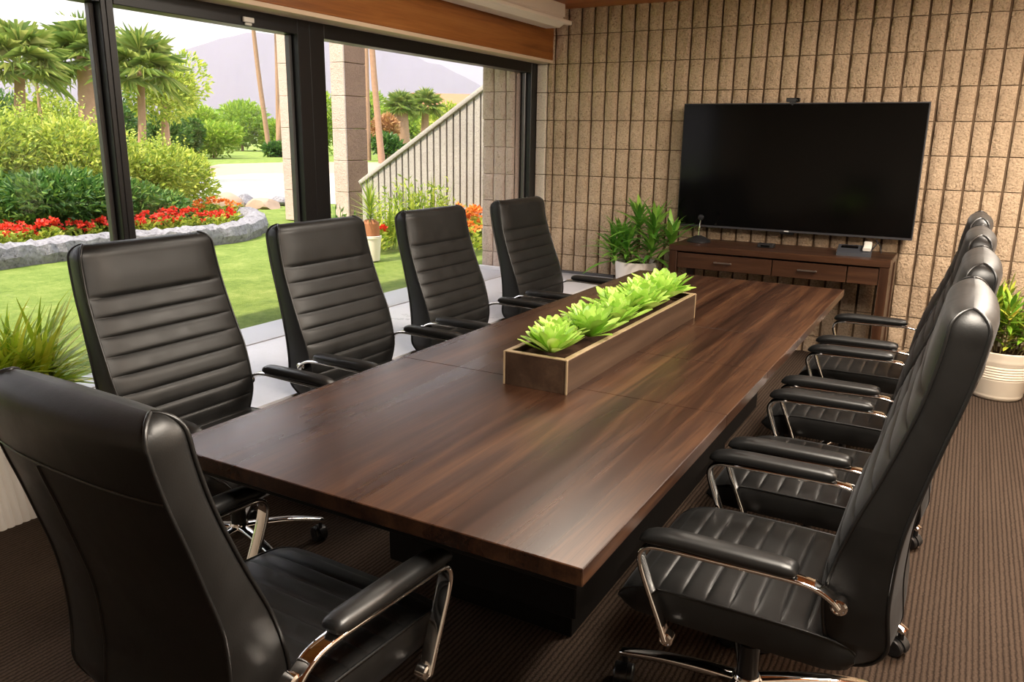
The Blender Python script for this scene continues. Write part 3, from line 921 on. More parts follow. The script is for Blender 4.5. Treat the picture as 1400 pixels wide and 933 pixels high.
t = thing('desk_phone', 'slate desk phone with a pale handset on the right end of the console', 'phone', (-.62, 5.70, CZ), radians(4))
bm = BM()
loft(bm, [[Vector((x, -.09, 0)), Vector((x, .09, 0)), Vector((x, .09, .055)), Vector((x, -.085, .022)), Vector((x, -.09, .018))] for x in (-.105, .105)])
obj('phone_body', bm, M['phone_dark'], t)
bm = BM()
P = catmull([(.075, -.06, .045), (.077, -.03, .056), (.078, .02, .066), (.075, .07, .074)], 5)
sweep(bm, P, (1, 0, 0), rrect(.05, .022, .008, 3)); obj('handset', bm, M['phone_white'], t)
bm = BM(); box(bm, -.085, .02, .01, .075, .040, .052, .001, 1, Matrix.Rotation(radians(0), 4, 'X')); obj('display', bm, M['screen'], t)
bm = BM(); tube(bm, catmull([(.10, .05, .03), (.13, .06, .075), (.12, .10, .095), (.15, .13, .05), (.16, .12, .006)], 5), .004, 6); obj('cord', bm, M['black_plastic'], t)

t = thing('socket_box', 'small black socket box low on the block wall beside the potted palm', 'socket', (-1.905, YW - .002, .62))
bm = BM(); box(bm, -.035, .035, -.035, .0, -.055, .055, .004); obj('cover', bm, M['black_plastic'], t)
bm = BM(); box(bm, -.018, .018, -.037, -.034, -.03, .03, .002); obj('face_plate', bm, M['phone_dark'], t)

# ------------------------------------------------------------------ potted plants
def pot(t, prof, mat, soil_z, soil_r):
    bm = BM(); lathe(bm, prof, 48); obj('pot', bm, mat, t, angle=50)
    bm = BM(); lathe(bm, [(0, soil_z + .012), (soil_r * .5, soil_z + .008), (soil_r, soil_z)], 32); obj('soil', bm, M['soil'], t)

t = thing('potted_plant', 'strap-leaved plant in a white pot between the window and console', 'potted plant', (-2.165, 5.78, 0))
pot(t, [(0, 0), (.108, 0), (.120, .012), (.166, .605), (.168, .615), (.160, .617), (.154, .605), (.151, .57), (0, .57)], M['pot_white'], .585, .150)
r = random.Random(5); V, Fc = [], []; bs = BM()
stems = [(0.0, 0.0, .36, 0), (-.06, .01, .20, -.16), (.07, .02, .32, .10), (-.03, -.05, .15, -.05), (.05, -.04, .17, .12), (-.08, .03, .12, -.2), (.10, .05, .24, .25)]
for sx_, sy_, hgt, lean in stems:
    top = Vector((sx_ + lean * .6, sy_ + r.uniform(-.03, .03), .585 + hgt))
    tube(bs, catmull([(sx_, sy_, .57), ((sx_ + top.x) / 2 + .01, sy_, .585 + hgt * .5), top], 4), [.010] * 4 + [.008] * 5, 7)
    n = 30
    for i in range(n):
        f = i / n
        az = i * 2.39996 + r.uniform(-.3, .3)
        el = radians(80 - 75 * f) + r.uniform(-.15, .15)
        d = Vector((cos(az) * cos(el), sin(az) * cos(el), sin(el)))
        base = top - Vector((0, 0, .12 * f))
        L = r.uniform(.17, .29) * (.75 + .4 * min(1, f * 2))
        leaf_strip(V, Fc, base, d, (0, 0, 1), L, r.uniform(.034, .050), r.uniform(.25, .8), 6, lambda q: max(.04, min(1, .35 + 1.6 * q) * (1 - q ** 3)), .2)
obj('stems', bs, M['stem'], t)
pyobj('foliage', V, Fc, M['dracaena'], t)

t = thing('potted_plant', 'yellow-green bushy plant in a cream ribbed pot on the carpet by the wall', 'potted plant', (.30, 5.62, 0))
prof = [(0, 0), (.125, 0), (.138, .01)]
for k in range(14):
    z = .03 + k * .0165
    prof += [(.142 + .042 * (z / .31) + (.0016 if 6 < k < 12 else 0.0004), z), (.141 + .042 * (z / .31), z + .012)]
prof += [(.184, .285), (.186, .305), (.180, .309), (.172, .30), (.168, .275), (0, .275)]
pot(t, prof, M['pot_cream'], .28, .168)
r = random.Random(9); V, Fc = [], []; bs = BM()
for k in range(26):
    az = r.uniform(0, 2 * pi); rad = r.uniform(0, .11); lean = r.uniform(.0, .5)
    b0 = Vector((cos(az) * rad, sin(az) * rad, .27)); hgt = r.uniform(.16, .36)
    top = b0 + Vector((cos(az) * lean * hgt, sin(az) * lean * hgt, hgt))
    tube(bs, [b0, (b0 + top) / 2 + Vector((.004, 0, 0)), top], .004, 5)
    for i in range(16):
        f = i / 16; a2 = i * 2.4 + r.uniform(-.4, .4); el = radians(75 - 70 * f) + r.uniform(-.2, .2)
        d = Vector((cos(a2) * cos(el), sin(a2) * cos(el), sin(el)))
        leaf_strip(V, Fc, top - Vector((0, 0, .14 * f)), d, (0, 0, 1), r.uniform(.09, .17), r.uniform(.020, .032), r.uniform(.0, .6), 4, None, .25)
obj('stems', bs, M['stem'], t); pyobj('foliage', V, Fc, M['croton'], t)

# fluted white trough by the window
t = thing('trough_planter', 'white fluted trough planter with a spiky yellow-green plant by the window', 'potted plant', (-3.165, 1.31, 0))
bm = BM()
def flute(hx, hy, z, amp=.007, pitch=.030):
    out = []
    n1 = int(round(2 * hy / pitch)); n2 = max(2, int(round(2 * hx / pitch)))
    for (ax, ay, bx, by, nx, ny, n) in ((hx, -hy, hx, hy, 1, 0, n1), (hx, hy, -hx, hy, 0, 1, n2), (-hx, hy, -hx, -hy, -1, 0, n1), (-hx, -hy, hx, -hy, 0, -1, n2)):
        for i in range(n * 6):
            q = i / (n * 6); w = abs(sin(pi * q * n)) ** .7 * amp
            out.append(Vector((ax + (bx - ax) * q + nx * (w - amp), ay + (by - ay) * q + ny * (w - amp), z)))
    return out
rings = [flute(.066, .50, 0.0), flute(.072, .52, .30), flute(.073, .525, .52)]
loft(bm, rings, True, False); obj('trough', bm, M['pot_white'], t, angle=60)
bm = BM()
for a in ((-.074, -.056, -.53, .53), (.056, .074, -.53, .53), (-.056, .056, -.53, -.51), (-.056, .056, .51, .53)): box(bm, *a, .51, .53, .003)
obj('rim', bm, M['pot_white'], t)
bm = BM(); box(bm, -.056, .056, -.51, .51, .47, .49); obj('soil', bm, M['soil'], t)
r = random.Random(3); V, Fc = [], []
for k in range(9):
    b0 = Vector((0.01, -.42 + k * .107, .485))
    for i in range(130):
        az = i * 2.4 + r.uniform(-.3, .3); el = radians(r.uniform(5, 85))
        d = Vector((cos(az) * cos(el) * .75, sin(az) * cos(el), sin(el)))
        if d.x < -.12: d.x *= .2
        leaf_strip(V, Fc, b0 + Vector((0, r.uniform(-.02, .02), r.uniform(0, .06))), d, (0, 0, 1), r.uniform(.20, .42), r.uniform(.024, .040), r.uniform(.2, .9), 6, lambda q: max(.05, 1 - q ** 1.6), .2)
for v in V:
    if v.x < -.062: v.x = -.062 + (v.x + .062) * .04
pyobj('foliage', V, Fc, M['spider'], t)
# ------------------------------------------------------------------ outside: ground and masonry
def at_y(px, py, Y):
    d = ray(px, py); k = Y / d.y
    return Vector((d.x * k, Y, CAM_H + d.z * k))

def patch(name, poly, z, mat, kind='structure', lab=None):
    bm = BM(); vs = [bm.verts.new((p[0], p[1], z)) for p in poly]; bm.faces.new(vs)
    o = obj(name, bm, mat, smooth=False, fix=False)
    if o.data.polygons[0].normal.z < 0: o.data.flip_normals()
    o['kind'] = kind
    return o
patch('patio', [(XW - .10, -3), (XW - .10, 5.9), (-3.64, 5.9), (-3.60, 3), (-3.46, 1.9), (-3.46, -3)], ZL - .001, M['patio'])
patch('ground', [(-3.3, -12), (-3.3, 14), (60, 60), (60, 700), (-700, 700), (-700, -200), (-60, -60)], ZL - .012, M['lawn'])
def gp(l, z=ZL): return [ground(a, b, z).to_2d() for a, b in l]
patch('pond_water', gp([(240, 262), (262, 246), (300, 240), (345, 237), (420, 236), (520, 238), (600, 244), (590, 268), (480, 279), (400, 277), (340, 272), (290, 272)]), ZL - .008, M['water'])
patch('far_bank', gp([(240, 246), (268, 232), (300, 224), (420, 221), (560, 222), (620, 238), (600, 244), (520, 238), (420, 236), (345, 237), (300, 240), (262, 246)]), ZL - .009, M['sand'])

# block wall continuing outside the glass
bm = BM(); rib_wall(bm, -3.65, -3.345, 5.93, ZL, 2.9, 0.112, 0.010, -3.65, 0.2205, 1.664, 0.03, seed=4)
bw = struct('wall_outside', bm, M['block_out'], angle=60)
bm = BM(); box(bm, -3.645, -3.345, 5.925, 6.3, ZL, 2.9)
o = obj('block_core', bm, M['block_out'], bw, smooth=False); o['kind'] = 'structure'
bm = BM(); box(bm, -3.66, -3.345, 5.875, 5.9, ZL - .004, ZL + .03, .004); o = obj('block_foot', bm, M['ledge'], bw); o['kind'] = 'structure'

# roof; unseen overhang above the window added to shade the patio
bm = BM(); box(bm, -4.35, XR + .3, YN - .3, YW + .5, ZC + .13, ZC + .33, .01); struct('roof', bm, M['white_wall'])

# ribbed wing wall with a sloping top
YG = 7.55
a0 = at_y(497, 251, YG); a1 = at_y(668, 118, YG)
bm = BM()
x = a0.x; k = 0
def topz(xx): return a0.z + (a1.z - a0.z) * (xx - a0.x) / (a1.x - a0.x)
while x < a1.x:
    x2 = x + .088
    for (u, v, yy) in ((x, x + .066, YG - .03), (x + .066, x2, YG)):
        vs = [bm.verts.new(p) for p in ((u, yy, ZL), (v, yy, ZL), (v, yy, topz(v)), (u, yy, topz(u)), (u, YG + .18, ZL), (v, YG + .18, ZL), (v, YG + .18, topz(v)), (u, YG + .18, topz(u)))]
        for f in ((0, 1, 2, 3), (5, 4, 7, 6), (4, 0, 3, 7), (1, 5, 6, 2), (3, 2, 6, 7), (4, 5, 1, 0)): bm.faces.new([vs[i] for i in f])
    x = x2
ww = struct('wall_garden', bm, M['wing'], smooth=False)
bm = BM()
P = [Vector((a0.x - .02, YG + .07, a0.z + .01)), Vector((a1.x, YG + .07, a1.z + .01))]
sweep(bm, P, (0, 1, 0), rrect(.26, .05, .01, 2)); o = obj('wall_coping', bm, M['wing'], ww); o['kind'] = 'structure'

# block pillars
def pillar(label, c, wx, wy, h, pale=True):
    t = thing('garden_pillar', label, 'pillar', (c[0], c[1], ZL))
    bm = BM(); z = 0.0; r = random.Random(int(wx * 1000))
    while z < h:
        j = r.uniform(-.006, .006)
        box(bm, -wx / 2 + j, wx / 2 + j, -wy / 2 + j, wy / 2 + j, z, z + .396, .008); z += .40
    obj('block_shaft', bm, M['pillar'], t)
    if pale:  # sunlight on the front face is put in as a paler slab
        bm = BM(); z = 0
        while z < h: box(bm, -wx / 2, wx / 2, -wy / 2 - .03, -wy / 2 - .004, z, z + .396, .004); z += .40
        obj('sunlit_facing', bm, M['block_out'], t)
p = ground(484, 303); pillar('brown block pillar with its front coloured pale as sunlit in the garden, beyond the third pane', p, .22, .40, 3.4)
p = ground(404, 300); pillar('narrow pale block pillar in the garden, beside the thick window post', p, .16, .14, 3.4)

# ------------------------------------------------------------------ plants outside
def card(V, Fc, b, d, L, W, r):
    d = d.normalized(); s = d.cross(Vector((r.uniform(-1, 1), r.uniform(-1, 1), r.uniform(-.2, 1))))
    if s.length < 1e-3: s = d.orthogonal()
    s.normalize(); u = s.cross(d)
    n = len(V)
    m = b + d * (L * .45)
    V += [b, m - s * W * .5 + u * W * .15, b + d * L - u * L * .08, m + s * W * .5 + u * W * .15]
    Fc += [(n, n + 1, n + 2), (n, n + 2, n + 3)]

def bush_mesh(seed, rx, ry, h, n, leaf, shoots=0, fill=.55, lobes=5):
    r = random.Random(seed); V, Fc = [], []
    L = [(Vector((r.uniform(-.5, .5) * rx, r.uniform(-.5, .5) * ry, h * r.uniform(.35, .68))), r.uniform(.45, .7)) for _ in range(lobes)] + [(Vector((0, 0, h * .45)), .9)]
    for i in range(n):
        c, k = L[r.randrange(len(L))]
        while True:
            q = Vector((r.uniform(-1, 1), r.uniform(-1, 1), r.uniform(-1, 1)))
            if .05 < q.length < 1: break
        q = q.normalized() * (r.random() ** .33 if r.random() < fill else r.uniform(.85, 1.02))
        p = c + Vector((q.x * rx * k, q.y * ry * k, q.z * h * .52 * k))
        if p.z < .02: p.z = r.uniform(.02, .15) * h
        d = Vector((q.x, q.y, q.z * .6 + .35)) + Vector((r.uniform(-.7, .7), r.uniform(-.7, .7), r.uniform(-.7, .7)))
        card(V, Fc, p, d, leaf * r.uniform(.7, 1.3), leaf * r.uniform(.35, .55), r)
    for i in range(shoots):
        a = r.uniform(0, 2 * pi); q = sqrt(r.random()) * .85
        b = Vector((cos(a) * rx * q, sin(a) * ry * q, h * (.80 - .35 * q * q)))
        d = Vector((cos(a) * .25 * q + r.uniform(-.2, .2), sin(a) * .25 * q + r.uniform(-.2, .2), 1)).normalized()
        Ls = h * r.uniform(.18, .42)
        for j in range(12):
            pt = b + d * (Ls * j / 12)
            dd = Vector((r.uniform(-1, 1), r.uniform(-1, 1), .5))
            card(V, Fc, pt, dd, leaf * .9 * (1 - j / 20), leaf * .35, r)
    return V, Fc

def stems_bm(seed, rx, ry, h, n=6, rad=.02):
    r = random.Random(seed); bm = BM()
    for i in range(n):
        a = r.uniform(0, 2 * pi)
        e = Vector((cos(a) * rx * .5, sin(a) * ry * .5, h * r.uniform(.5, .75)))
        tube(bm, catmull([(e.x * .1, e.y * .1, 0), (e.x * .4, e.y * .4, e.z * .5), e], 3), [rad * (1 - .1 * j) for j in range(7)], 5)
    return bm

def shrub(name, label, cat, loc, rx, ry, h, n, leaf, mat, seed=1, shoots=0, group=None, stem_r=.02, fill=.55, rz=0.0):
    t = thing(name, label, cat, loc, rz, group)
    V, Fc = bush_mesh(seed, rx, ry, h, n, leaf, shoots, fill)
    pyobj('foliage', V, Fc, mat, t)
    obj('branches', stems_bm(seed, rx, ry, h, 6, stem_r), M['stem'], t)
    return t

# bushes behind the flower bed
for i, (px, py, rx, h, mt, sh, lab) in enumerate((
    (-40, 322, .75, 1.45, 'bush', 60, 'tall yellow-green bush at the far edge of the first window pane'),
    (38, 318, .72, 1.35, 'bush', 80, 'feathery yellow-green bush in the middle of the first window pane'),
    (112, 312, .70, 1.30, 'bush', 80, 'feathery yellow-green bush right before the first window post'),
    (200, 306, .62, 1.05, 'bush', 90, 'upright yellow bush right after the first window post'),
    (238, 296, .55, .95, 'bush', 70, 'low golden bush ending the flower bed near the pond'),
    (15, 330, .60, .72, 'bush_dark', 0, 'dark green shrub low behind the red flowers, under the leftmost palm'),
    (80, 327, .62, .75, 'bush_dark', 0, 'dark green shrub low behind the red flowers in the first pane'),
    (140, 322, .58, .66, 'bush_dark', 0, 'dark green shrub behind the red flowers at the first window post'),
    (205, 318, .5, .55, 'bush_dark', 0, 'dark green shrub behind the red flowers in the second pane'))):
    shrub('garden_bush', lab, 'bush', ground(px, py), rx, rx, h, 3600, .085, M[mt], 20 + i, sh)

# red flower clumps along the kerb
def flower_mesh(seed, n=46, spread=.13, h=.24):
    r = random.Random(seed); V, Fc = [], []; V2, F2 = [], []
    for i in range(70):
        a = r.uniform(0, 2 * pi); q = sqrt(r.random()) * spread
        card(V2, F2, Vector((cos(a) * q, sin(a) * q, r.uniform(.02, h * .8))), Vector((cos(a), sin(a), r.uniform(.2, 1))), .07, .05, r)
    for i in range(6):
        a = r.uniform(0, 2 * pi); q = sqrt(r.random()) * spread
        c = Vector((cos(a) * q, sin(a) * q, h * r.uniform(.7, 1.15)))
        for j in range(12):
            d = Vector((r.uniform(-1, 1), r.uniform(-1, 1), r.uniform(-.3, 1)))
            card(V, Fc, c + d * .012, d, .040, .034, r)
    return V, Fc, V2, F2
FM = []
for s in range(3):
    V, Fc, V2, F2 = flower_mesh(70 + s)
    FM.append((V, Fc, V2, F2))
protos_f = {}
def flower(loc, k, col, label, group, s=1.0, rz=0):
    key = (k, col)
    if key not in protos_f:
        t = thing('flower_clump', label, 'flowers', loc, rz, group)
        V, Fc, V2, F2 = FM[k]
        pyobj('leaves', V2, F2, M['bush'], t); pyobj('blossoms', V, Fc, M[col], t)
        protos_f[key] = t
    else:
        t = dup(protos_f[key], loc, rz, label=label)
        t['group'] = group
    t.scale = (s, s, s)
    return t
r = random.Random(12)
kerb_px = [(-70, 374), (0, 364), (60, 356), (140, 346), (220, 339), (275, 334), (320, 328), (343, 320), (350, 311), (338, 303)]
def kerb_y(x): return lerp(kerb_px[:7], x)
xs = -40
while xs < 330:
    if not (int(xs) // 7) % 9 == 4:
        for row in (0, 1):
            g_ = ground(xs + r.uniform(-4, 4), kerb_y(xs) - 15 - row * 13 + r.uniform(-2, 2))
            right_end = xs > 215
            if right_end and row == 1:
                flower(g_, r.randrange(3), 'orange_flower', 'orange-red flower clump at the pond end of the stone-edged bed', 'orange flowers at the end of the bed', r.uniform(.9, 1.2), r.uniform(0, 6))
            else:
                flower(g_, r.randrange(3), 'red_flower', 'red flower clump in the bed behind the grey stone kerb', 'red flowers along the kerb', r.uniform(.8, 1.1), r.uniform(0, 6))
    xs += 15
# stone kerb
P = catmull([ground(a, b) for a, b in kerb_px], 8)
bm = BM(); rings = []; r = random.Random(2)
for i, p in enumerate(P):
    d = (P[min(i + 1, len(P) - 1)] - P[max(i - 1, 0)]).normalized(); s = Vector((-d.y, d.x, 0))
    k = 1 + r.uniform(-.12, .12)
    rings.append([p + s * (a * k) + Vector((0, 0, b * (1 + r.uniform(-.1, .1)))) for a, b in ((-.12, -.02), (-.14, .07), (-.11, .155), (-.03, .185), (.07, .18), (.12, .14), (.13, -.02))])
loft(bm, rings); tag(obj('stone_kerb', bm, M['rock'], angle=30), 'low curved grey stone kerb edging the red flower bed', 'kerb')
# soil of the bed
pts = [ground(a, b - 5).to_2d() for a, b in kerb_px] + [ground(250, 290).to_2d(), ground(120, 292).to_2d(), ground(-70, 300).to_2d()]
patch('flower_bed_soil', pts, ZL + .02, M['soil'])
# rocks by the pond
def rock_bm(seed, s):
    r = random.Random(seed); bm = BM()
    bmesh.ops.create_icosphere(bm, subdivisions=3, radius=1)
    ph = [Vector((r.uniform(-1, 1), r.uniform(-1, 1), r.uniform(-1, 1))).normalized() for _ in range(10)]
    cut = [r.uniform(.6, .9) for _ in ph]
    for v in bm.verts:
        for n_, c in zip(ph, cut):
            k = v.co.dot(n_) - c
            if k > 0: v.co -= n_ * k
        v.co.z = max(v.co.z, -.25)
        v.co = Vector((v.co.x * s, v.co.y * s * .8, v.co.z * s * .62))
    return bm
for i, (px, py, s, lab) in enumerate(((272, 282, .30, 'rounded pale boulder at the pond edge beside the golden bush'), (305, 285, .36, 'large flat boulder at the near edge of the pond'), (335, 281, .26, 'small boulder at the middle of the near pond edge'),
                               (360, 284, .30, 'flat boulder by the pond just left of the narrow pillar'), (385, 280, .22, 'small boulder touching the water beside the narrow pillar'))):
    g_ = ground(px, py); o = obj('boulder', rock_bm(30 + i, s), M['sand'] if i % 2 else M['rock'], angle=25, loc=(g_.x, g_.y, ZL + .1 * s)); tag(o, lab, 'rock')

# fan palms
def fan_crown(seed, R, n=26):
    r = random.Random(seed); V, Fc = [], []
    for i in range(n):
        az = i * 2.39996 + r.uniform(-.2, .2); el = radians(78 - 115 * (i / n)) + r.uniform(-.12, .12)
        d = Vector((cos(az) * cos(el), sin(az) * cos(el), sin(el)))
        side = Vector((-sin(az), cos(az), 0)); u = side.cross(d) * -1
        c = d * (R * .42)
        n0 = len(V); w = R * .012
        V += [Vector((0, 0, 0)) - side * w, Vector((0, 0, 0)) + side * w, c + side * w, c - side * w]; Fc.append((n0, n0 + 1, n0 + 2, n0 + 3))
        m = 17
        for j in range(m):
            a = radians(-115 + 230 * j / (m - 1))
            dd = (d * cos(a) + side * sin(a)).normalized()
            L = R * .58 * (.62 + .38 * cos(a * .6)) * r.uniform(.9, 1.08)
            tip = c + dd * L - Vector((0, 0, 1)) * L * r.uniform(.12, .38)
            mid = c + dd * L * .5 + u * .02 * R
            s2 = dd.cross(u).normalized() * (R * .035)
            n0 = len(V)
            V += [c, mid - s2, tip, mid + s2]; Fc += [(n0, n0 + 1, n0 + 2), (n0, n0 + 2, n0 + 3)]
    return V, Fc
def palm(label, base, crown, R, rad, seed, skirt=True):
    t = thing('fan_palm', label, 'palm tree', (base.x, base.y, ZL))
    b = Vector((0, 0, 0)); c = Vector((crown.x - base.x, crown.y - base.y, crown.z - ZL))
    mid = (b + c) / 2 + Vector((c.x * .12, c.y * .12, 0))
    P = catmull([b, mid, c], 8)
    bm = BM(); tube(bm, P, [rad * (1.25 - .45 * i / len(P)) * (1 + .05 * (i % 2)) for i in range(len(P))], 16); obj('trunk', bm, M['trunk'], t)
    V, Fc = fan_crown(seed, R); V = [v + c for v in V]
    pyobj('crown', V, Fc, M['palm_leaf'], t)
    return t
def palm_px(label, cpx, cpy, bpx, dist, Rpx, rad, seed):
    c = far(cpx, cpy, dist); b = far(bpx, 300, dist); k = dist / F_PX / 1.0
    palm(label, Vector((b.x, b.y, ZL)), c, Rpx * k, rad, seed)
palm_px('fan palm with a full round crown, leftmost in the first pane', 27, 88, 22, 17, 62, .09, 1)
palm_px('tall fan palm with a thick trunk, directly left of the first window post', 116, 78, 131, 20, 60, .19, 2)
palm_px('fan palm with a slim brown trunk, directly right of the first window post', 192, 96, 196, 16, 62, .065, 3)
palm_px('distant fan palm with a fat trunk, left one of the pair above the sloping wall', 548, 146, 551, 46, 27, .42, 4)
palm_px('distant fan palm with a slim trunk, right one of the pair above the sloping wall', 582, 146, 579, 48, 30, .22, 5)
palm_px('very tall thin palm trunk leaning left, beyond the pond', 338, -40, 374, 52, 30, .12, 6)
palm_px('very tall thin palm trunk, the straight middle one of the three beyond the pond', 375, -30, 386, 54, 30, .12, 7)
palm_px('very tall thin palm trunk leaning right, beyond the pond', 393, -35, 384, 50, 30, .12, 8)
palm_px('very tall palm trunk just right of the brown pillar, nearer the pillar', 498, -30, 506, 40, 34, .11, 9)
palm_px('very tall palm trunk right of the brown pillar, with its foot on the bank', 502, -40, 524, 36, 34, .12, 10)

# trees and hedges
def tree(label, px, top, bot, dist, rpx, mat, seed, n=3200, trunk=.10, leaf=None, name='garden_tree', cat='tree'):
    b = far(px, 300, dist); k = dist / F_PX
    zt = far(px, top, dist).z; zb = max(ZL + .05, far(px, bot, dist).z)
    t = thing(name, label, cat, (b.x, b.y, ZL))
    h = zt - zb
    V, Fc = bush_mesh(seed, rpx * k, rpx * k, h, n, leaf or max(.08, 6.5 * k), 0, .5, 7)
    V = [v + Vector((0, 0, zb - ZL)) for v in V]
    pyobj('foliage', V, Fc, M[mat], t)
    bm = BM(); tube(bm, [(0, 0, 0), (.02, 0, (zb - ZL) * .6 + h * .2), (.05, .02, zb - ZL + h * .45)], [trunk, trunk * .8, trunk * .4], 8); obj('trunk', bm, M['trunk'], t)
tree('leafy broadleaf tree with a rounded crown beside the slim-trunked palm', 236, 62, 172, 21, 44, 'bush', 50, 4200, .12)
tree('thin airy tree top between the two left palms', 72, 40, 150, 24, 26, 'bush', 51, 900, .06)
tree('dense olive-green tree behind the leftmost palm', 10, 120, 215, 26, 52, 'bush_dark', 52)
tree('dense green tree behind the bushes in the first pane', 82, 125, 220, 25, 48, 'bush', 53)
tree('green tree behind the first window post', 160, 118, 220, 27, 50, 'bush_dark', 54)
tree('olive tree behind the slim-trunked palm', 225, 150, 222, 30, 36, 'bush_dark', 55)
tree('bright yellow-green round tree left of the clipped hedge', 278, 134, 212, 46, 30, 'hedge', 56)
tree('round bright green tree in the middle of the second pane', 338, 140, 210, 62, 40, 'hedge', 57)
tree('clipped round hedge at the left end of the far bank', 300, 165, 216, 42, 30, 'hedge', 58, name='hedge', cat='hedge')
tree('dark shrub low at the left end of the far bank', 255, 160, 218, 40, 26, 'bush_dark', 59, name='hedge', cat='hedge')
tree('green hedge behind the tall palm trunks', 392, 165, 212, 60, 26, 'hedge', 60, name='hedge', cat='hedge')
tree('small clipped hedge at the foot of the tall palm trunks', 384, 196, 217, 45, 17, 'bush_dark', 61, 1500, name='hedge', cat='hedge')
tree('orange-leaved tree left of the distant palm pair', 530, 156, 196, 44, 18, 'autumn', 62, 1500)
tree('dark green shrub under the orange-leaved tree', 533, 184, 216, 40, 22, 'bush_dark', 63, 1500)
tree('yellow-green tree behind the distant palm pair', 560, 132, 200, 60, 34, 'hedge', 64)
tree('pale green tree right of the brown pillar', 512, 122, 205, 66, 24, 'hedge', 65)
tree('green tree behind the sloping wall', 606, 138, 205, 56, 30, 'bush', 66)
tree('pale tree left of the brown pillar', 450, 120, 210, 50, 18, 'hedge', 67, 1500)

# house with a clay roof far behind the sloping wall
c = far(618, 150, 66)
t = thing('distant_house', 'low house with a clay roof far behind the sloping wall', 'house', (c.x, c.y, ZL), YAW + .1)
bm = BM(); box(bm, -3.2, 3.2, -2, 2, 0, 3.4, .02); obj('house_wall', bm, M['sand'], t)
bm = BM()
loft(bm, [[Vector((-3.6, -2.5, 3.4)), Vector((-3.6, 2.5, 3.4)), Vector((-3.2, 0, 4.5))], [Vector((3.6, -2.5, 3.4)), Vector((3.6, 2.5, 3.4)), Vector((3.2, 0, 4.5))]]); obj('house_roof', bm, M['terracotta'], t, smooth=False)

# border plants in front of the sloping wall
def grass_plant(label, loc, h, n, mat, seed, spread=.16, w=.016):
    r = random.Random(seed); V, Fc = [], []
    t = thing('border_plant', label, 'plant', loc)
    for i in range(n):
        a = r.uniform(0, 2 * pi); q = r.random() * spread
        b = Vector((cos(a) * q, sin(a) * q, 0)); d = Vector((cos(a) * .35 * r.random(), sin(a) * .35 * r.random(), 1))
        L = h * r.uniform(.45, 1.0)
        leaf_strip(V, Fc, b, d, (cos(a), sin(a), .2), L, w, r.uniform(-.3, .3), 4, None, .1)
        for j in range(7):
            pt = b + d.normalized() * (L * r.uniform(.3, .95))
            card(V, Fc, pt, Vector((r.uniform(-1, 1), r.uniform(-1, 1), r.uniform(.1, 1))), .075, .022, r)
    pyobj('foliage', V, Fc, M[mat], t)
    bm = BM(); tube(bm, [(0, 0, 0), (.01, 0, h * .3), (0, .01, h * .6)], [.012, .009, .005], 6); obj('stem', bm, M['stem'], t)
    return t
bp = [(462, 330, .45, 40, 'bush_dark', 'dark green border shrub left of the potted garden plant'),
      (532, 326, .62, 46, 'bush', 'grassy border plant just right of the potted garden plant'),
      (560, 322, .74, 54, 'bush', 'tallest grassy border plant, against the low end of the sloping wall'),
      (588, 320, .78, 54, 'bush', 'tall grassy border plant with drooping tips, in the middle of the sloping wall'),
      (612, 324, .48, 44, 'bush', 'short green border plant between the grasses and the orange flowers')]
for i, (px, py, h, n, mt, lab) in enumerate(bp): grass_plant(lab, ground(px, py + 14), h, n, mt, 80 + i, .2)
for i, (px, py) in enumerate(((630, 330), (645, 326), (656, 331), (640, 338))):
    flower(ground(px, py + 8), i % 3, 'orange_flower', 'orange flower clump at the foot of the sloping wall, before the block column', 'orange flowers by the block column', 1.5 if i < 3 else 1.1, i * 1.7)
for i, (px, py) in enumerate(((515, 345), (520, 340))):
    flower(ground(px, py), i, 'red_flower', 'red flower clump just behind the round garden pot', 'red flowers by the garden pot', .95, i * 2.1)
g_ = ground(508, 356)
t = thing('potted_plant', 'spiky green plant in a round clay pot on the lawn outside', 'potted plant', g_)
bm = BM(); lathe(bm, [(0, 0), (.075, 0), (.092, .20), (.098, .205), (.098, .225), (.088, .228), (.085, .20), (0, .20)], 28); obj('pot', bm, M['pot_white'], t)
bm = BM(); lathe(bm, [(0, .20), (.075, .20), (.082, .25), (.078, .34), (.05, .37), (0, .375)], 24); obj('root_ball', bm, M['terracotta'], t)
r = random.Random(17); V, Fc = [], []
for i in range(90):
    az = i * 2.4; el = radians(85 - 80 * (i / 90)); d = Vector((cos(az) * cos(el), sin(az) * cos(el), sin(el)))
    leaf_strip(V, Fc, Vector((0, 0, .36 + .16 * (1 - i / 90))), d, (0, 0, 1), r.uniform(.16, .28), .016, .35, 4, lambda q: max(.05, 1 - q ** 1.6), .1)
pyobj('foliage', V, Fc, M['bush'], t)

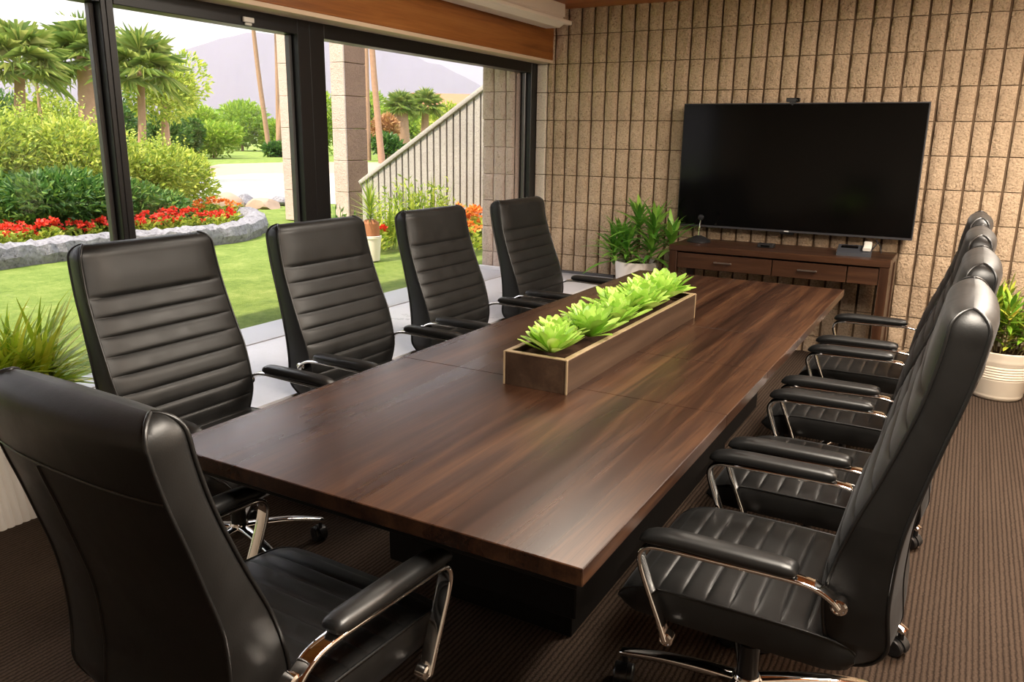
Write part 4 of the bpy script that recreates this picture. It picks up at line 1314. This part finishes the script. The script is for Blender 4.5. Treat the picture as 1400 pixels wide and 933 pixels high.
# hazy mountains
def ridge(name, pts, dist, depth, mat, seed):
    r = random.Random(seed); V, Fc = [], []
    n = 90; rows = 10
    for i in range(n + 1):
        px = pts[0][0] + (pts[-1][0] - pts[0][0]) * i / n
        top = smooth_lerp(pts, px)
        T = far(px, top, dist + depth); B = far(px, 300, dist)
        zt = T.z + (r.uniform(-1, 1) * 2.0)
        for j in range(rows + 1):
            q = j / rows
            jj = r.uniform(-1, 1) * 4 * (1 if 0 < j < rows else 0)
            V.append((B.x + (T.x - B.x) * q + jj, B.y + (T.y - B.y) * q + jj, (zt - ZL) * q ** 1.25 + ZL - 1 + jj * .6 * q))
    for i in range(n):
        for j in range(rows):
            a = i * (rows + 1) + j; Fc.append((a, a + rows + 1, a + rows + 2, a + 1))
    o = pyobj(name, V, Fc, mat, None, True, 60); o['kind'] = 'structure'
ridge('mountain_near', [(-500, 95), (-100, 90), (150, 80), (240, 72), (300, 52), (350, 44), (400, 46), (480, 58), (540, 66), (600, 88), (660, 118), (740, 140), (900, 160), (1100, 168)], 560, 160, M['mountain'], 3)
ridge('mountain_far', [(-600, 30), (0, 45), (300, 80), (420, 90), (600, 70), (800, 92), (1200, 120)], 1100, 200, M['mountain'], 4)

# pale haze over the far bank
t_ = NT('valley_haze')
vs = t_.n('ShaderNodeVolumeScatter'); vs.inputs['Color'].default_value = (0.70, 0.65, 0.80, 1); vs.inputs['Density'].default_value = 0.0008; vs.inputs['Anisotropy'].default_value = 0.2
t_.l(vs.outputs[0], t_.out.inputs['Volume'])
bm = BM()
d0 = Vector((-sin(YAW + .25), cos(YAW + .25), 0)); s0 = Vector((d0.y, -d0.x, 0))
vv = []
for z in (ZL - 2, 120):
    for (a, b) in ((34, -500), (34, 420), (1000, 420), (1000, -500)):
        q = d0 * a + s0 * b; vv.append(bm.verts.new((q.x, q.y, z)))
for f in ((3, 2, 1, 0), (4, 5, 6, 7), (0, 1, 5, 4), (1, 2, 6, 5), (2, 3, 7, 6), (3, 0, 4, 7)): bm.faces.new([vv[i] for i in f])
o = obj('haze', bm, t_.m, smooth=False); o['kind'] = 'stuff'; o['label'] = 'pale lilac haze hanging over the far bank and mountain'; o['category'] = 'haze'
# ------------------------------------------------------------------ light
w = bpy.data.worlds.new('sky'); SC.world = w; w.use_nodes = True
nt = w.node_tree; nt.nodes.clear()
wo = nt.nodes.new('ShaderNodeOutputWorld'); bg = nt.nodes.new('ShaderNodeBackground')
tc = nt.nodes.new('ShaderNodeTexCoord'); sp = nt.nodes.new('ShaderNodeSeparateXYZ'); rp = nt.nodes.new('ShaderNodeValToRGB')
nt.links.new(tc.outputs['Generated'], sp.inputs[0]); nt.links.new(sp.outputs['Z'], rp.inputs['Fac'])
e = rp.color_ramp.elements
e[0].position = 0.0; e[0].color = (0.27, 0.25, 0.255, 1); e[1].position = 0.85; e[1].color = (0.86, 0.91, 1.0, 1)
x = e.new(0.22); x.color = (0.31, 0.29, 0.305, 1)
x = e.new(0.45); x.color = (0.72, 0.73, 0.80, 1)
nt.links.new(rp.outputs[0], bg.inputs['Color']); bg.inputs['Strength'].default_value = 1.30
nt.links.new(bg.outputs[0], wo.inputs['Surface'])
def sun(d, e, c, ang):
    l = bpy.data.lights.new('sun', 'SUN'); l.energy = e; l.color = c; l.angle = radians(ang)
    o = bpy.data.objects.new('sun', l); COL.objects.link(o)
    o.rotation_euler = Vector(d).to_track_quat('-Z', 'Y').to_euler()
sun((.15, .55, -.80), 2.6, (1.0, .86, .64), 1.5)
def area(name, loc, sx, sy, e, c, d=(0, 0, -1)):
    l = bpy.data.lights.new(name, 'AREA'); l.shape = 'RECTANGLE'; l.size = sx; l.size_y = sy; l.energy = e; l.color = c
    o = bpy.data.objects.new(name, l); COL.objects.link(o); o.location = loc
    o.rotation_euler = Vector(d).to_track_quat('-Z', 'Y').to_euler()
for (x_, y_, e_) in ((.75, 4.1, 68), (.20, 1.25, 46), (-1.6, 3.5, 12)):  # the third is an unseen fill added to lift the left wall
    area('ceiling_lamp_and_fill', (x_, y_, ZC - .03), .6, 1.2, e_, (1.0, .89, .75))
pl = bpy.data.lights.new('ceiling_fill', 'POINT'); pl.energy = 32; pl.color = (1.0, .84, .66); pl.shadow_soft_size = .16  # unseen point light added to brighten the ceiling
po = bpy.data.objects.new('ceiling_fill', pl); COL.objects.link(po); po.location = (1.3, 2.9, 2.12)
SC.view_settings.view_transform = 'Standard'; SC.view_settings.look = 'None'
SC.view_settings.exposure = 1.6; SC.view_settings.gamma = 1.0; SC.view_settings.use_curve_mapping = False
SC.cycles.use_denoising = True
SC.cycles.max_bounces = 8; SC.cycles.transparent_max_bounces = 24; SC.cycles.diffuse_bounces = 4; SC.cycles.glossy_bounces = 4
SC.cycles.volume_bounces = 1; SC.cycles.sample_clamp_indirect = 6.0; SC.cycles.caustics_reflective = False; SC.cycles.caustics_refractive = False
